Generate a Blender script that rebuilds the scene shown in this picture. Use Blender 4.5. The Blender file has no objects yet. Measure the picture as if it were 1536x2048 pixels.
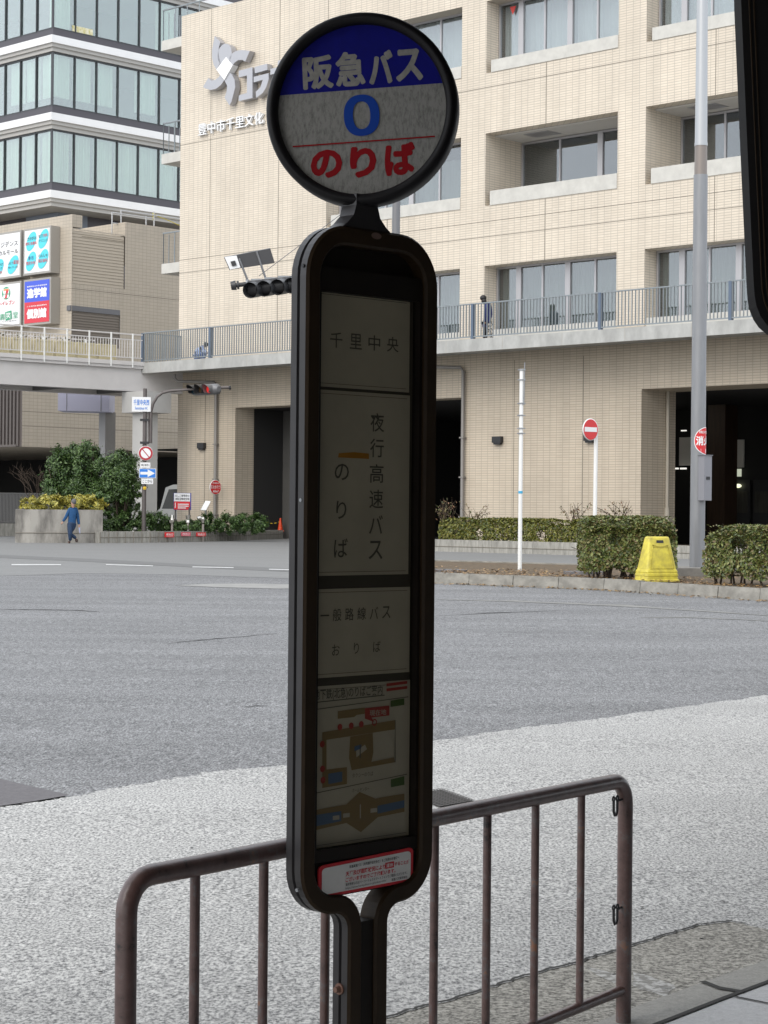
import bpy, bmesh, math, random
from mathutils import Vector, Matrix
random.seed(7)
SC = bpy.context.scene
COL = SC.collection
R = math.radians

# ---------------------------------------------------------------- camera, world, sun, exposure
EYE = 1.6; FPX = 3970.0; PITCH = 0.0010; ROLL = 0.0095
CAM_R0 = Vector((1, 0, 0)); CAM_U0 = Vector((0, -math.sin(PITCH), math.cos(PITCH))); CAM_F = Vector((0, math.cos(PITCH), math.sin(PITCH)))
CAM_R = CAM_R0*math.cos(ROLL) + CAM_U0*math.sin(ROLL)
CAM_U = CAM_U0*math.cos(ROLL) - CAM_R0*math.sin(ROLL)
cam_data = bpy.data.cameras.new("camera"); cam = bpy.data.objects.new("camera", cam_data); COL.objects.link(cam)
m = Matrix.Identity(4)
for i in range(3):
    m[i][0] = CAM_R[i]; m[i][1] = CAM_U[i]; m[i][2] = -CAM_F[i]
m[2][3] = EYE
cam.matrix_world = m
cam_data.sensor_fit = 'VERTICAL'; cam_data.sensor_height = 36.0; cam_data.sensor_width = 27.0
cam_data.lens = FPX/2048*36.0
cam_data.clip_start = 0.05; cam_data.clip_end = 3000
SC.camera = cam

SUN_EL, SUN_AZ = R(40), R(216)          # azimuth clockwise from +Y: behind the camera, to the left
world = bpy.data.worlds.new("World"); SC.world = world; world.use_nodes = True
wn = world.node_tree.nodes; wl = world.node_tree.links
bg = wn["Background"]
sky = wn.new("ShaderNodeTexSky"); sky.sky_type = 'NISHITA'; sky.sun_disc = False
sky.sun_elevation = SUN_EL; sky.sun_rotation = SUN_AZ
sky.air_density = 1.0; sky.dust_density = 3.0; sky.ozone_density = 1.0
tc = wn.new("ShaderNodeTexCoord"); cl = wn.new("ShaderNodeTexNoise"); cl.inputs['Scale'].default_value = 2.6; cl.inputs['Detail'].default_value = 6
wl.new(tc.outputs['Generated'], cl.inputs['Vector'])
cr = wn.new("ShaderNodeValToRGB"); cr.color_ramp.elements[0].position = .25; cr.color_ramp.elements[1].position = .6
cr.color_ramp.elements[0].color = (.55, .55, .55, 1); cr.color_ramp.elements[1].color = (.93, .93, .93, 1)
wl.new(cl.outputs['Fac'], cr.inputs['Fac'])
mx = wn.new("ShaderNodeMix"); mx.data_type = 'RGBA'
wl.new(cr.outputs['Color'], mx.inputs[0]); wl.new(sky.outputs['Color'], mx.inputs[6]); mx.inputs[7].default_value = (8.4, 8.8, 9.3, 1)   # thin white overcast
wl.new(mx.outputs[2], bg.inputs['Color']); bg.inputs['Strength'].default_value = 0.15
sun_d = bpy.data.lights.new("sun", 'SUN'); sun = bpy.data.objects.new("sun", sun_d); COL.objects.link(sun)
sun_d.energy = 1.1; sun_d.angle = R(45); sun_d.color = (1, .95, .88)
sv = Vector((math.sin(SUN_AZ)*math.cos(SUN_EL), math.cos(SUN_AZ)*math.cos(SUN_EL), math.sin(SUN_EL)))
sun.rotation_euler = sv.to_track_quat('Z', 'Y').to_euler(); sun.location = (-20, -20, 40)
SC.view_settings.view_transform = 'Standard'; SC.view_settings.look = 'None'
SC.view_settings.exposure = 0.42; SC.view_settings.gamma = 1.0
SC.cycles.max_bounces = 8; SC.cycles.transparent_max_bounces = 12
SC.cycles.use_denoising = True

# ---------------------------------------------------------------- geometry of the place
GSL = 0.0075                                     # the square rises gently away from the bus stop
def gz(y): return GSL*(min(max(y, -30), 120) - 5)
def ray(u, v): return CAM_F + CAM_R*((u-768)/FPX) - CAM_U*((v-1024)/FPX)
CAMP = Vector((0, 0, EYE))
def atY(u, v, Y):
    d = ray(u, v); return CAMP + d*(Y/d.y)
def gnd(u, v, dz=0.0):
    d = ray(u, v)                                # EYE + t dz = GSL (t dy - 5) + dz
    t = (EYE - dz + GSL*5)/(GSL*d.y - d.z); return CAMP + d*t
C1, S1 = .719, .695                              # street grid: a along the long facade (to the right), b away from it
GROT = math.atan2(-S1, C1)
def ab(p): return Vector((p.x*C1 - p.y*S1, p.x*S1 + p.y*C1, p.z))
def xy(a, b, z=0.0): return Vector((a*C1 + b*S1, -a*S1 + b*C1, z))
def hb(u, v, b):
    d = ray(u, v); t = b/(d.x*S1 + d.y*C1); return ab(CAMP + d*t)
def ha(u, v, a):
    d = ray(u, v); t = a/(d.x*C1 - d.y*S1); return ab(CAMP + d*t)

# ---------------------------------------------------------------- materials
MATS = {}
def mat(name, col, rough=.6, metal=0.0, noise=0.0, scale=8.0, dark=None, bump=0.0, spec=.5, stretch=None, detail=4.0, lo=.35, hi=.7, emit=None, coat=0.0):
    if name in MATS: return MATS[name]
    M = bpy.data.materials.new(name); M.use_nodes = True; nt = M.node_tree; N = nt.nodes; L = nt.links
    b = N["Principled BSDF"]; b.inputs['Roughness'].default_value = rough; b.inputs['Metallic'].default_value = metal
    b.inputs['Specular IOR Level'].default_value = spec; b.inputs['Coat Weight'].default_value = coat
    c = (*col, 1)
    b.inputs['Base Color'].default_value = c
    if emit:
        b.inputs['Emission Color'].default_value = (*emit[:3], 1); b.inputs['Emission Strength'].default_value = emit[3]
    if noise or bump:
        t = N.new("ShaderNodeTexCoord"); mp = N.new("ShaderNodeMapping"); L.new(t.outputs['Object'], mp.inputs['Vector'])
        if stretch: mp.inputs['Scale'].default_value = stretch
        n = N.new("ShaderNodeTexNoise"); n.inputs['Scale'].default_value = scale; n.inputs['Detail'].default_value = detail; n.inputs['Roughness'].default_value = .62
        L.new(mp.outputs['Vector'], n.inputs['Vector'])
    if noise:
        r = N.new("ShaderNodeValToRGB"); r.color_ramp.elements[0].position = lo; r.color_ramp.elements[1].position = hi
        d = dark if dark else tuple(x*(1-noise) for x in col)
        r.color_ramp.elements[0].color = (*d, 1); r.color_ramp.elements[1].color = c
        L.new(n.outputs['Fac'], r.inputs['Fac']); L.new(r.outputs['Color'], b.inputs['Base Color'])
    if bump:
        bp = N.new("ShaderNodeBump"); bp.inputs['Strength'].default_value = bump; bp.inputs['Distance'].default_value = .02
        L.new(n.outputs['Fac'], bp.inputs['Height']); L.new(bp.outputs['Normal'], b.inputs['Normal'])
    MATS[name] = M; return M
def math_node(N, L, op, a, b=None, c=None):
    n = N.new("ShaderNodeMath"); n.operation = op
    for i, x in enumerate((a, b, c)):
        if x is None: continue
        if isinstance(x, (int, float)): n.inputs[i].default_value = x
        else: L.new(x, n.inputs[i])
    return n.outputs[0]
def tile_mat(name, c1, c2, mortar, bw=.28, rh=.075, ms=.012, rough=.55, vary=.12, offset=0.0):
    M = bpy.data.materials.new(name); M.use_nodes = True; nt = M.node_tree; N = nt.nodes; L = nt.links
    b = N["Principled BSDF"]; b.inputs['Roughness'].default_value = rough
    t = N.new("ShaderNodeTexCoord"); s = N.new("ShaderNodeSeparateXYZ"); L.new(t.outputs['Object'], s.inputs[0])
    x = math_node(N, L, 'ADD', s.outputs[0], s.outputs[1]); cb = N.new("ShaderNodeCombineXYZ")
    L.new(x, cb.inputs[0]); L.new(s.outputs[2], cb.inputs[1])
    k = N.new("ShaderNodeTexBrick"); k.offset = offset; k.inputs['Scale'].default_value = 1; k.inputs['Brick Width'].default_value = bw
    k.inputs['Row Height'].default_value = rh; k.inputs['Mortar Size'].default_value = ms; k.inputs['Mortar Smooth'].default_value = .2
    k.inputs['Color1'].default_value = (*c1, 1); k.inputs['Color2'].default_value = (*c2, 1); k.inputs['Mortar'].default_value = (*mortar, 1)
    L.new(cb.outputs[0], k.inputs['Vector'])
    n = N.new("ShaderNodeTexNoise"); n.inputs['Scale'].default_value = .5; n.inputs['Detail'].default_value = 6; L.new(t.outputs['Object'], n.inputs['Vector'])
    mpz = N.new("ShaderNodeMapping"); mpz.inputs['Scale'].default_value = (2.2, 2.2, .18); L.new(t.outputs['Object'], mpz.inputs['Vector'])
    n2 = N.new("ShaderNodeTexNoise"); n2.inputs['Scale'].default_value = 1.0; n2.inputs['Detail'].default_value = 5; L.new(mpz.outputs[0], n2.inputs['Vector'])
    sm = math_node(N, L, 'ADD', n.outputs['Fac'], n2.outputs['Fac'])
    f = math_node(N, L, 'MULTIPLY_ADD', sm, vary*1.4, 1-vary*1.4)
    vm = N.new("ShaderNodeVectorMath"); vm.operation = 'SCALE'; L.new(k.outputs['Color'], vm.inputs[0]); L.new(f, vm.inputs['Scale'])
    L.new(vm.outputs[0], b.inputs['Base Color'])
    bp = N.new("ShaderNodeBump"); bp.inputs['Strength'].default_value = .25; bp.inputs['Distance'].default_value = .01; bp.invert = True
    L.new(k.outputs['Fac'], bp.inputs['Height']); L.new(bp.outputs['Normal'], b.inputs['Normal'])
    MATS[name] = M; return M
def glass_mat(name, tint, refl=.22, gcol=(.84, .93, 1)):
    M = bpy.data.materials.new(name); M.use_nodes = True; nt = M.node_tree; N = nt.nodes; L = nt.links
    for n in list(N):
        if n.type == 'BSDF_PRINCIPLED': N.remove(n)
    o = [n for n in N if n.type == 'OUTPUT_MATERIAL'][0]
    tr = N.new("ShaderNodeBsdfTransparent"); tr.inputs[0].default_value = (*tint, 1)
    gl = N.new("ShaderNodeBsdfGlossy"); gl.inputs['Roughness'].default_value = .02; gl.inputs[0].default_value = (*gcol, 1)
    fr = N.new("ShaderNodeLayerWeight"); fr.inputs['Blend'].default_value = .5
    f = math_node(N, L, 'MULTIPLY_ADD', math_node(N, L, 'POWER', fr.outputs['Facing'], 3.0), 1-refl, refl)
    tcn = N.new("ShaderNodeTexCoord"); nz = N.new("ShaderNodeTexNoise"); nz.inputs['Scale'].default_value = .35; nz.inputs['Detail'].default_value = 1
    L.new(tcn.outputs['Object'], nz.inputs['Vector']); bp = N.new("ShaderNodeBump"); bp.inputs['Strength'].default_value = .03; L.new(nz.outputs['Fac'], bp.inputs['Height']); L.new(bp.outputs[0], gl.inputs['Normal'])
    mxs = N.new("ShaderNodeMixShader"); L.new(f, mxs.inputs[0]); L.new(tr.outputs[0], mxs.inputs[1]); L.new(gl.outputs[0], mxs.inputs[2]); L.new(mxs.outputs[0], o.inputs['Surface'])
    MATS[name] = M; return M
def leaf_mat(name, cols, rough=.45):
    M = bpy.data.materials.new(name); M.use_nodes = True; nt = M.node_tree; N = nt.nodes; L = nt.links
    b = N["Principled BSDF"]; b.inputs['Roughness'].default_value = rough
    g = N.new("ShaderNodeNewGeometry"); r = N.new("ShaderNodeValToRGB"); r.color_ramp.interpolation = 'LINEAR'
    e = r.color_ramp.elements
    while len(e) < len(cols): e.new(.5)
    for i, c in enumerate(cols): e[i].position = i/(len(cols)-1); e[i].color = (*c, 1)
    L.new(g.outputs['Random Per Island'], r.inputs['Fac']); L.new(r.outputs['Color'], b.inputs['Base Color'])
    b.inputs['Transmission Weight'].default_value = 0
    MATS[name] = M; return M
def asphalt_mat(name, base, agg, scale=95.0, contrast=(.38, .62), big=.25, rough=.85, grain=.35, pull=1.0):
    M = bpy.data.materials.new(name); M.use_nodes = True; nt = M.node_tree; N = nt.nodes; L = nt.links
    b = N["Principled BSDF"]; b.inputs['Roughness'].default_value = rough; b.inputs['Specular IOR Level'].default_value = .35
    t = N.new("ShaderNodeTexCoord")
    mg = N.new("ShaderNodeMapping"); mg.inputs['Scale'].default_value = (1, pull, 1); L.new(t.outputs['Object'], mg.inputs['Vector'])
    n = N.new("ShaderNodeTexNoise"); n.inputs['Scale'].default_value = scale; n.inputs['Detail'].default_value = 3.5; n.inputs['Roughness'].default_value = .7; L.new(mg.outputs[0], n.inputs['Vector'])
    r = N.new("ShaderNodeValToRGB"); r.color_ramp.elements[0].position = contrast[0]; r.color_ramp.elements[1].position = contrast[1]
    r.color_ramp.elements[0].color = (*base, 1); r.color_ramp.elements[1].color = (*agg, 1); L.new(n.outputs['Fac'], r.inputs['Fac'])
    n3 = N.new("ShaderNodeTexNoise"); n3.inputs['Scale'].default_value = scale*.28; n3.inputs['Detail'].default_value = 3; n3.inputs['Roughness'].default_value = .85; L.new(mg.outputs[0], n3.inputs['Vector'])
    mp = N.new("ShaderNodeMapping"); mp.inputs['Rotation'].default_value = (0, 0, R(40)); mp.inputs['Scale'].default_value = (.25, 1.0, 1); L.new(t.outputs['Object'], mp.inputs['Vector'])
    n2 = N.new("ShaderNodeTexNoise"); n2.inputs['Scale'].default_value = .9; n2.inputs['Detail'].default_value = 7; n2.inputs['Roughness'].default_value = .6; L.new(mp.outputs[0], n2.inputs['Vector'])
    f = math_node(N, L, 'MULTIPLY_ADD', n2.outputs['Fac'], big*2, 1-big)
    f = math_node(N, L, 'MULTIPLY', f, math_node(N, L, 'MULTIPLY_ADD', n3.outputs['Fac'], grain*2, 1-grain))
    vm = N.new("ShaderNodeVectorMath"); vm.operation = 'SCALE'; L.new(r.outputs['Color'], vm.inputs[0]); L.new(f, vm.inputs['Scale'])
    L.new(vm.outputs[0], b.inputs['Base Color'])
    bp = N.new("ShaderNodeBump"); bp.inputs['Strength'].default_value = .35; bp.inputs['Distance'].default_value = .004; L.new(n.outputs['Fac'], bp.inputs['Height']); L.new(bp.outputs['Normal'], b.inputs['Normal'])
    MATS[name] = M; return M

# ---------------------------------------------------------------- building helpers
class Thing:
    """an Empty at the base of a thing; meshes are given in the coordinates of `off` (world or grid) or local ones"""
    def __init__(s, name, label, cat, loc, rot=0.0, off=None, group=None):
        o = bpy.data.objects.new(name, None); COL.objects.link(o); o.location = loc; o.rotation_euler = (0, 0, rot)
        o.empty_display_size = .2
        o['label'] = label; o['category'] = cat
        if group: o['group'] = group
        s.o = o; s.off = Vector(off) if off is not None else Vector((0, 0, 0)); s.mw = Matrix.Translation(Vector(loc)) @ Matrix.Rotation(rot, 4, 'Z')
def GThing(name, label, cat, a, b, z, group=None): return Thing(name, label, cat, xy(a, b, z), GROT, (a, b, z), group)
def WThing(name, label, cat, p, group=None): return Thing(name, label, cat, tuple(p), 0, tuple(p), group)

class MB:
    def __init__(s): s.v = []; s.f = []; s.mi = []; s.cur = 0; s.smooth = []; s.sm = False
    def add(s, vs, fs, smooth=None):
        n = len(s.v); s.v += [Vector(x) for x in vs]
        for f in fs: s.f.append([n+i for i in f]); s.mi.append(s.cur); s.smooth.append(s.sm if smooth is None else smooth)
        return s
    def quad(s, a, b, c, d): return s.add([a, b, c, d], [(0, 1, 2, 3)])
    def poly(s, pts): return s.add(pts, [tuple(range(len(pts)))])
    def box(s, lo, hi):
        x0, y0, z0 = lo; x1, y1, z1 = hi
        return s.add([(x0,y0,z0),(x1,y0,z0),(x1,y1,z0),(x0,y1,z0),(x0,y0,z1),(x1,y0,z1),(x1,y1,z1),(x0,y1,z1)],
              [(0,3,2,1),(4,5,6,7),(0,1,5,4),(1,2,6,5),(2,3,7,6),(3,0,4,7)])
    def hexa(s, p): return s.add(p, [(0,3,2,1),(4,5,6,7),(0,1,5,4),(1,2,6,5),(2,3,7,6),(3,0,4,7)])
    def prism(s, pts, d):
        """closed polygon (3D points) extruded by vector d"""
        d = Vector(d); n = len(pts); vs = [Vector(p) for p in pts] + [Vector(p)+d for p in pts]
        return s.add(vs, [tuple(range(n-1, -1, -1)), tuple(range(n, 2*n))] + [(i, (i+1) % n, n+(i+1) % n, n+i) for i in range(n)])
    def tube(s, path, r, n=10, cap=True, closed=False):
        P = [Vector(p) for p in path]; m_ = len(P); rings = []
        rr = r if isinstance(r, (list, tuple)) else [r]*m_
        prev = None
        for i, p in enumerate(P):
            if closed: t = (P[(i+1) % m_] - P[i-1])
            else: t = (P[min(i+1, m_-1)] - P[max(i-1, 0)])
            t.normalize()
            if prev is None:
                up = Vector((0, 0, 1)) if abs(t.z) < .9 else Vector((0, 1, 0)); x = t.cross(up).normalized()
            else: x = (prev - t*prev.dot(t)).normalized()
            y = t.cross(x); prev = x
            rings.append([p + (x*math.cos(2*math.pi*k/n) + y*math.sin(2*math.pi*k/n))*rr[i] for k in range(n)])
        vs = [q for g in rings for q in g]; fs = []
        for i in range(m_ if closed else m_-1):
            j = (i+1) % m_
            for k in range(n): fs.append((i*n+k, j*n+k, j*n+(k+1) % n, i*n+(k+1) % n))
        s.add(vs, fs, True)
        if cap and not closed:
            s.add(rings[0], [tuple(range(n-1, -1, -1))], False); s.add(rings[-1], [tuple(range(n))], False)
        return s
    def cyl(s, p0, p1, r0, r1=None, n=16): return s.tube([p0, p1], [r0, r0 if r1 is None else r1], n)
    def lathe(s, prof, c, xd, yd, nd, n=48):
        """profile of (radius, height along nd) turned round nd through c"""
        c, xd, yd, nd = map(Vector, (c, xd, yd, nd)); vs = []
        for k in range(n):
            e = xd*math.cos(2*math.pi*k/n) + yd*math.sin(2*math.pi*k/n)
            vs += [c + e*r + nd*h for r, h in prof]
        m_ = len(prof); fs = [(k*m_+i, ((k+1) % n)*m_+i, ((k+1) % n)*m_+i+1, k*m_+i+1) for k in range(n) for i in range(m_-1)]
        return s.add(vs, fs, True)
    def disc(s, c, xd, yd, r, n=40, ry=None):
        c, xd, yd = map(Vector, (c, xd, yd)); ry = ry or r
        return s.poly([c + xd*r*math.cos(2*math.pi*k/n) + yd*ry*math.sin(2*math.pi*k/n) for k in range(n)])
    def sphere(s, c, r, n=12):
        rx, ry, rz = r if isinstance(r, (tuple, list)) else (r, r, r); c = Vector(c); vs = []; fs = []; h = n//2
        for i in range(h+1):
            t = math.pi*i/h
            for k in range(n): vs.append(c + Vector((rx*math.sin(t)*math.cos(2*math.pi*k/n), ry*math.sin(t)*math.sin(2*math.pi*k/n), rz*math.cos(t))))
        for i in range(h):
            for k in range(n): fs.append((i*n+k, (i+1)*n+k, (i+1)*n+(k+1) % n, i*n+(k+1) % n))
        return s.add(vs, fs, True)
    def text(s, body, c, xd, yd, w=None, h=None, depth=0.0, bold=0.0, nd=None, lift=0.0, spacing=1.0, warp=None, fat=0.0):
        """lettering fitted into a w x h box centred at c on the plane xd, yd"""
        if fat:                                       # rounded heavy strokes: the light glyph repeated round a small circle
            for i in range(10):
                a = 2*math.pi*i/10; o_ = Vector(xd)*(fat*math.cos(a)) + Vector(yd)*(fat*math.sin(a))
                s.text(body, Vector(c)+o_, xd, yd, w-2*fat, h-2*fat, nd=nd, lift=lift+.00002*i)
            return s
        vs, fs = glyphs(body, bold, spacing)
        if not vs: return s
        x0 = min(v[0] for v in vs); x1 = max(v[0] for v in vs); y0 = min(v[1] for v in vs); y1 = max(v[1] for v in vs)
        if h is None: h = w*(y1-y0)/(x1-x0)
        if w is None: w = h*(x1-x0)/(y1-y0)
        kx = w/(x1-x0); ky = h/(y1-y0)
        if warp:
            return s.add([warp((v[0]-(x0+x1)/2)*kx, (v[1]-(y0+y1)/2)*ky) for v in vs], fs, False)
        c, xd, yd = map(Vector, (c, xd, yd)); nd = Vector(nd) if nd is not None else xd.cross(yd).normalized()
        pts = [c + xd*((v[0]-(x0+x1)/2)*kx) + yd*((v[1]-(y0+y1)/2)*ky) + nd*lift for v in vs]
        if depth:
            back = [p - nd*depth for p in pts]; n = len(pts); cnt = {}
            for f in fs:
                for i in range(len(f)): cnt[(f[i], f[(i+1) % len(f)])] = 1
            sides = [(b_, a_, n+a_, n+b_) for (a_, b_) in cnt if (b_, a_) not in cnt]
            return s.add(pts + back, [tuple(f) for f in fs] + sides, False)
        return s.add(pts, fs, False)
    def build(s, name, mats, parent=None, label=None):
        """link as ONE mesh object; parent is a Thing or (Thing, part object) for a sub-part"""
        T = None; po = None
        if isinstance(parent, tuple): T, po = parent
        elif parent is not None: T = parent; po = parent.o
        off = T.off if T else Vector((0, 0, 0))
        me = bpy.data.meshes.new(name); me.from_pydata([tuple(v-off) for v in s.v], [], s.f)
        if not isinstance(mats, (list, tuple)): mats = [mats]
        for x in mats: me.materials.append(x)
        me.polygons.foreach_set('material_index', s.mi); me.polygons.foreach_set('use_smooth', s.smooth)
        me.update()
        o = bpy.data.objects.new(name, me); COL.objects.link(o)
        if po: o.parent = po
        if label: o['label'] = label
        return o
def tag(o, label, cat, group=None):
    o['label'] = label; o['category'] = cat
    if group: o['group'] = group
    return o
def struct(o): o['kind'] = 'structure'; return o
def recentre(o):
    """put the object's origin at the middle of its base"""
    me = o.data; xs = [v.co for v in me.vertices]
    c = Vector(((min(v.x for v in xs)+max(v.x for v in xs))/2, (min(v.y for v in xs)+max(v.y for v in xs))/2, min(v.z for v in xs)))
    me.transform(Matrix.Translation(-c)); o.location = o.location + c; return o
_GL = {}
def glyphs(body, bold=0.0, spacing=1.0):
    k = (body, bold, spacing)
    if k in _GL: return _GL[k]
    cu = bpy.data.curves.new("glyphs", 'FONT'); cu.body = body; cu.offset = bold; cu.space_character = spacing; cu.resolution_u = 3
    o = bpy.data.objects.new("glyphs", cu); COL.objects.link(o); bpy.context.view_layer.update()
    dg = bpy.context.evaluated_depsgraph_get(); me = bpy.data.meshes.new_from_object(o.evaluated_get(dg))
    bm = bmesh.new(); bm.from_mesh(me); bmesh.ops.remove_doubles(bm, verts=bm.verts, dist=1e-5); bm.verts.index_update()
    vs = [tuple(v.co) for v in bm.verts]; fs = [tuple(v.index for v in f.verts) for f in bm.faces]
    fs = [f if sum((vs[f[i]][0]-vs[f[0]][0])*(vs[f[(i+1) % len(f)]][1]-vs[f[0]][1]) - (vs[f[(i+1) % len(f)]][0]-vs[f[0]][0])*(vs[f[i]][1]-vs[f[0]][1]) for i in range(len(f))) > 0 else f[::-1] for f in fs]
    bm.free(); bpy.data.meshes.remove(me); bpy.data.objects.remove(o); bpy.data.curves.remove(cu)
    _GL[k] = (vs, fs); return _GL[k]
def skin(name, joints, bones, mtl, parent, levels=2):
    """one continuous tapering surface over a skeleton: joints = {name: ((x,y,z), radius or (rx,ry))}"""
    T = parent[0] if isinstance(parent, tuple) else parent; po = parent[1] if isinstance(parent, tuple) else parent.o
    ks = list(joints); me = bpy.data.meshes.new(name)
    me.from_pydata([tuple(Vector(joints[k][0])-T.off) for k in ks], [(ks.index(a), ks.index(b)) for a, b in bones], [])
    o = bpy.data.objects.new(name, me); COL.objects.link(o)
    sk = o.modifiers.new("skin", 'SKIN'); sk.use_smooth_shade = True
    for i, k in enumerate(ks):
        r = joints[k][1]; me.skin_vertices[0].data[i].radius = r if isinstance(r, (tuple, list)) else (r, r)
        me.skin_vertices[0].data[i].use_root = (i == 0)
    sb = o.modifiers.new("sub", 'SUBSURF'); sb.levels = levels; sb.render_levels = levels
    bpy.context.view_layer.update(); dg = bpy.context.evaluated_depsgraph_get()
    m2 = bpy.data.meshes.new_from_object(o.evaluated_get(dg)); o.modifiers.clear(); o.data = m2; bpy.data.meshes.remove(me)
    m2.materials.clear(); m2.materials.append(mtl); o.parent = po; m2.name = name
    return o
def leaves(mb, pts, size, up=.35, aspect=.5, jitter=.4, rnd=random):
    for p, nrm in pts:
        d = Vector((rnd.gauss(0, 1), rnd.gauss(0, 1), rnd.gauss(0, 1)+up)).normalized()
        n = (Vector(nrm)*.9 + Vector((rnd.gauss(0, 1), rnd.gauss(0, 1), rnd.gauss(0, 1)+up))*.55)
        x = n.cross(d)
        if x.length < 1e-3: continue
        x.normalize(); L = size*(1+rnd.uniform(-jitter, jitter)); W = L*aspect; p = Vector(p)
        y = x.cross(n).normalized()
        mb.add([p - y*L*.5, p + x*W*.5 + n.normalized()*L*.06, p + y*L*.5, p - x*W*.5 + n.normalized()*L*.06], [(0, 1, 2, 3)], False)
    return mb
# ---------------------------------------------------------------- palette
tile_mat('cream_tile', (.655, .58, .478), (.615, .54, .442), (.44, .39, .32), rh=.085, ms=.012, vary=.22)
tile_mat('ground_tile_shaded', (.54, .465, .365), (.505, .43, .335), (.36, .31, .245), rh=.085, ms=.012, vary=.22)  # browner ground-floor tile, darkened further to stand for shade under the slab
tile_mat('annexe_tile', (.47, .41, .33), (.44, .385, .31), (.33, .29, .235), bw=.24, rh=.16, ms=.01)
mat('tile_joint', (.19, .17, .14), .8)
mat('cream_stone', (.62, .60, .55), .7, noise=.14, scale=3)
mat('white_sill', (.58, .565, .52), .6, noise=.16, scale=2.5)
mat('slab_concrete', (.47, .47, .45), .8, noise=.3, scale=2.2, bump=.1, stretch=(1, 1, .5))
mat('soffit', (.40, .38, .345), .8, noise=.1, scale=1.5)
mat('alu', (.42, .41, .42), .4, metal=.5)
mat('alu_dark', (.16, .16, .17), .45, metal=.4)
mat('rail_blue', (.235, .26, .275), .45, metal=.3)
mat('blind', (.78, .80, .84), .8)
mat('curtain_teal', (.27, .305, .295), .9, noise=.35, scale=5, stretch=(3, 3, .08))
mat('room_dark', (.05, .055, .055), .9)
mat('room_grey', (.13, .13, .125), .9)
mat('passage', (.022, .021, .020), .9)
mat('passage_grey', (.10, .096, .088), .85, noise=.2, scale=1)
mat('wood_dark', (.06, .033, .018), .6, noise=.4, scale=4, stretch=(4, 4, .3))
mat('lamp_on', (.9, .9, .85), .5, emit=(1, .98, .9, 2.2))
mat('black_metal', (.02, .02, .022), .45)
mat('grey_metal', (.30, .31, .32), .4, metal=.6, noise=.15, scale=6)
mat('letter_metal', (.40, .40, .42), .35, metal=.45)
mat('letter_white', (.80, .80, .80), .4)
mat('white_paint', (.78, .78, .76), .45)
mat('white_band', (.78, .78, .78), .5, noise=.06, scale=1.2)
mat('spandrel', (.055, .05, .06), .35)
mat('mullion', (.03, .033, .037), .35)
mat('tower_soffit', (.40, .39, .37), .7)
mat('tower_base', (.16, .19, .24), .45)
mat('tower_curtain', (.70, .76, .66), .9, noise=.4, scale=5, stretch=(4, 4, .05))
mat('pale_curtain', (.70, .73, .72), .9)
mat('louvre', (.42, .365, .29), .6)
mat('louvre_dark', (.16, .135, .11), .6)
mat('brown_slats', (.10, .085, .078), .6)
glass_mat('pane_clear', (.76, .79, .78), .13, (.94, .96, 1))
glass_mat('pane_tower', (.78, .86, .80), .21, (.93, .97, 1))
glass_mat('pane_sign', (.80, .78, .72), .012)

# ---------------------------------------------------------------- the ground
def sheet(name, pts, m, lift, kind='structure'):
    """flat sheet on the sloping square through world points, `lift` above it"""
    mb = MB(); mb.poly([(p[0], p[1], gz(p[1])+lift) for p in pts]); o = mb.build(name, m)
    if o.data.polygons[0].normal.z < 0: o.data.flip_normals()
    o['kind'] = kind; return o
def px(*uv): return [gnd(u, v) for u, v in uv]
asphalt_mat('road_asphalt', (.062, .062, .063), (.29, .29, .292), 80, (.36, .64), .42, grain=.85, pull=.3)
asphalt_mat('far_asphalt', (.175, .175, .172), (.225, .225, .22), 40, (.35, .65), .10, grain=.15)
asphalt_mat('dark_patch', (.105, .098, .102), (.14, .132, .136), 60, (.3, .7), .12)
asphalt_mat('apron_asphalt', (.11, .11, .11), (.56, .55, .525), 80, (.36, .62), .24, grain=.4, pull=.6)
asphalt_mat('gutter_concrete', (.095, .088, .075), (.40, .38, .335), 60, (.38, .60), .34, grain=.5)
asphalt_mat('kerb_stone', (.24, .23, .21), (.34, .33, .30), 110, (.3, .7), .2)
asphalt_mat('paving', (.46, .455, .45), (.54, .535, .53), 160, (.3, .7), .05)
mat('joint_dark', (.035, .033, .03), .95)
mat('road_paint', (.58, .58, .57), .7, noise=.35, scale=6, lo=.3, hi=.55)
g = MB()
rows = [-40, -30, -5, 5, 10, 20, 40, 60, 90, 120, 900]
for y0, y1 in zip(rows, rows[1:]):
    g.quad((-700, y0, gz(y0)), (700, y0, gz(y0)), (700, y1, gz(y1)), (-700, y1, gz(y1)))
struct(g.build('road', MATS['road_asphalt']))
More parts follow.
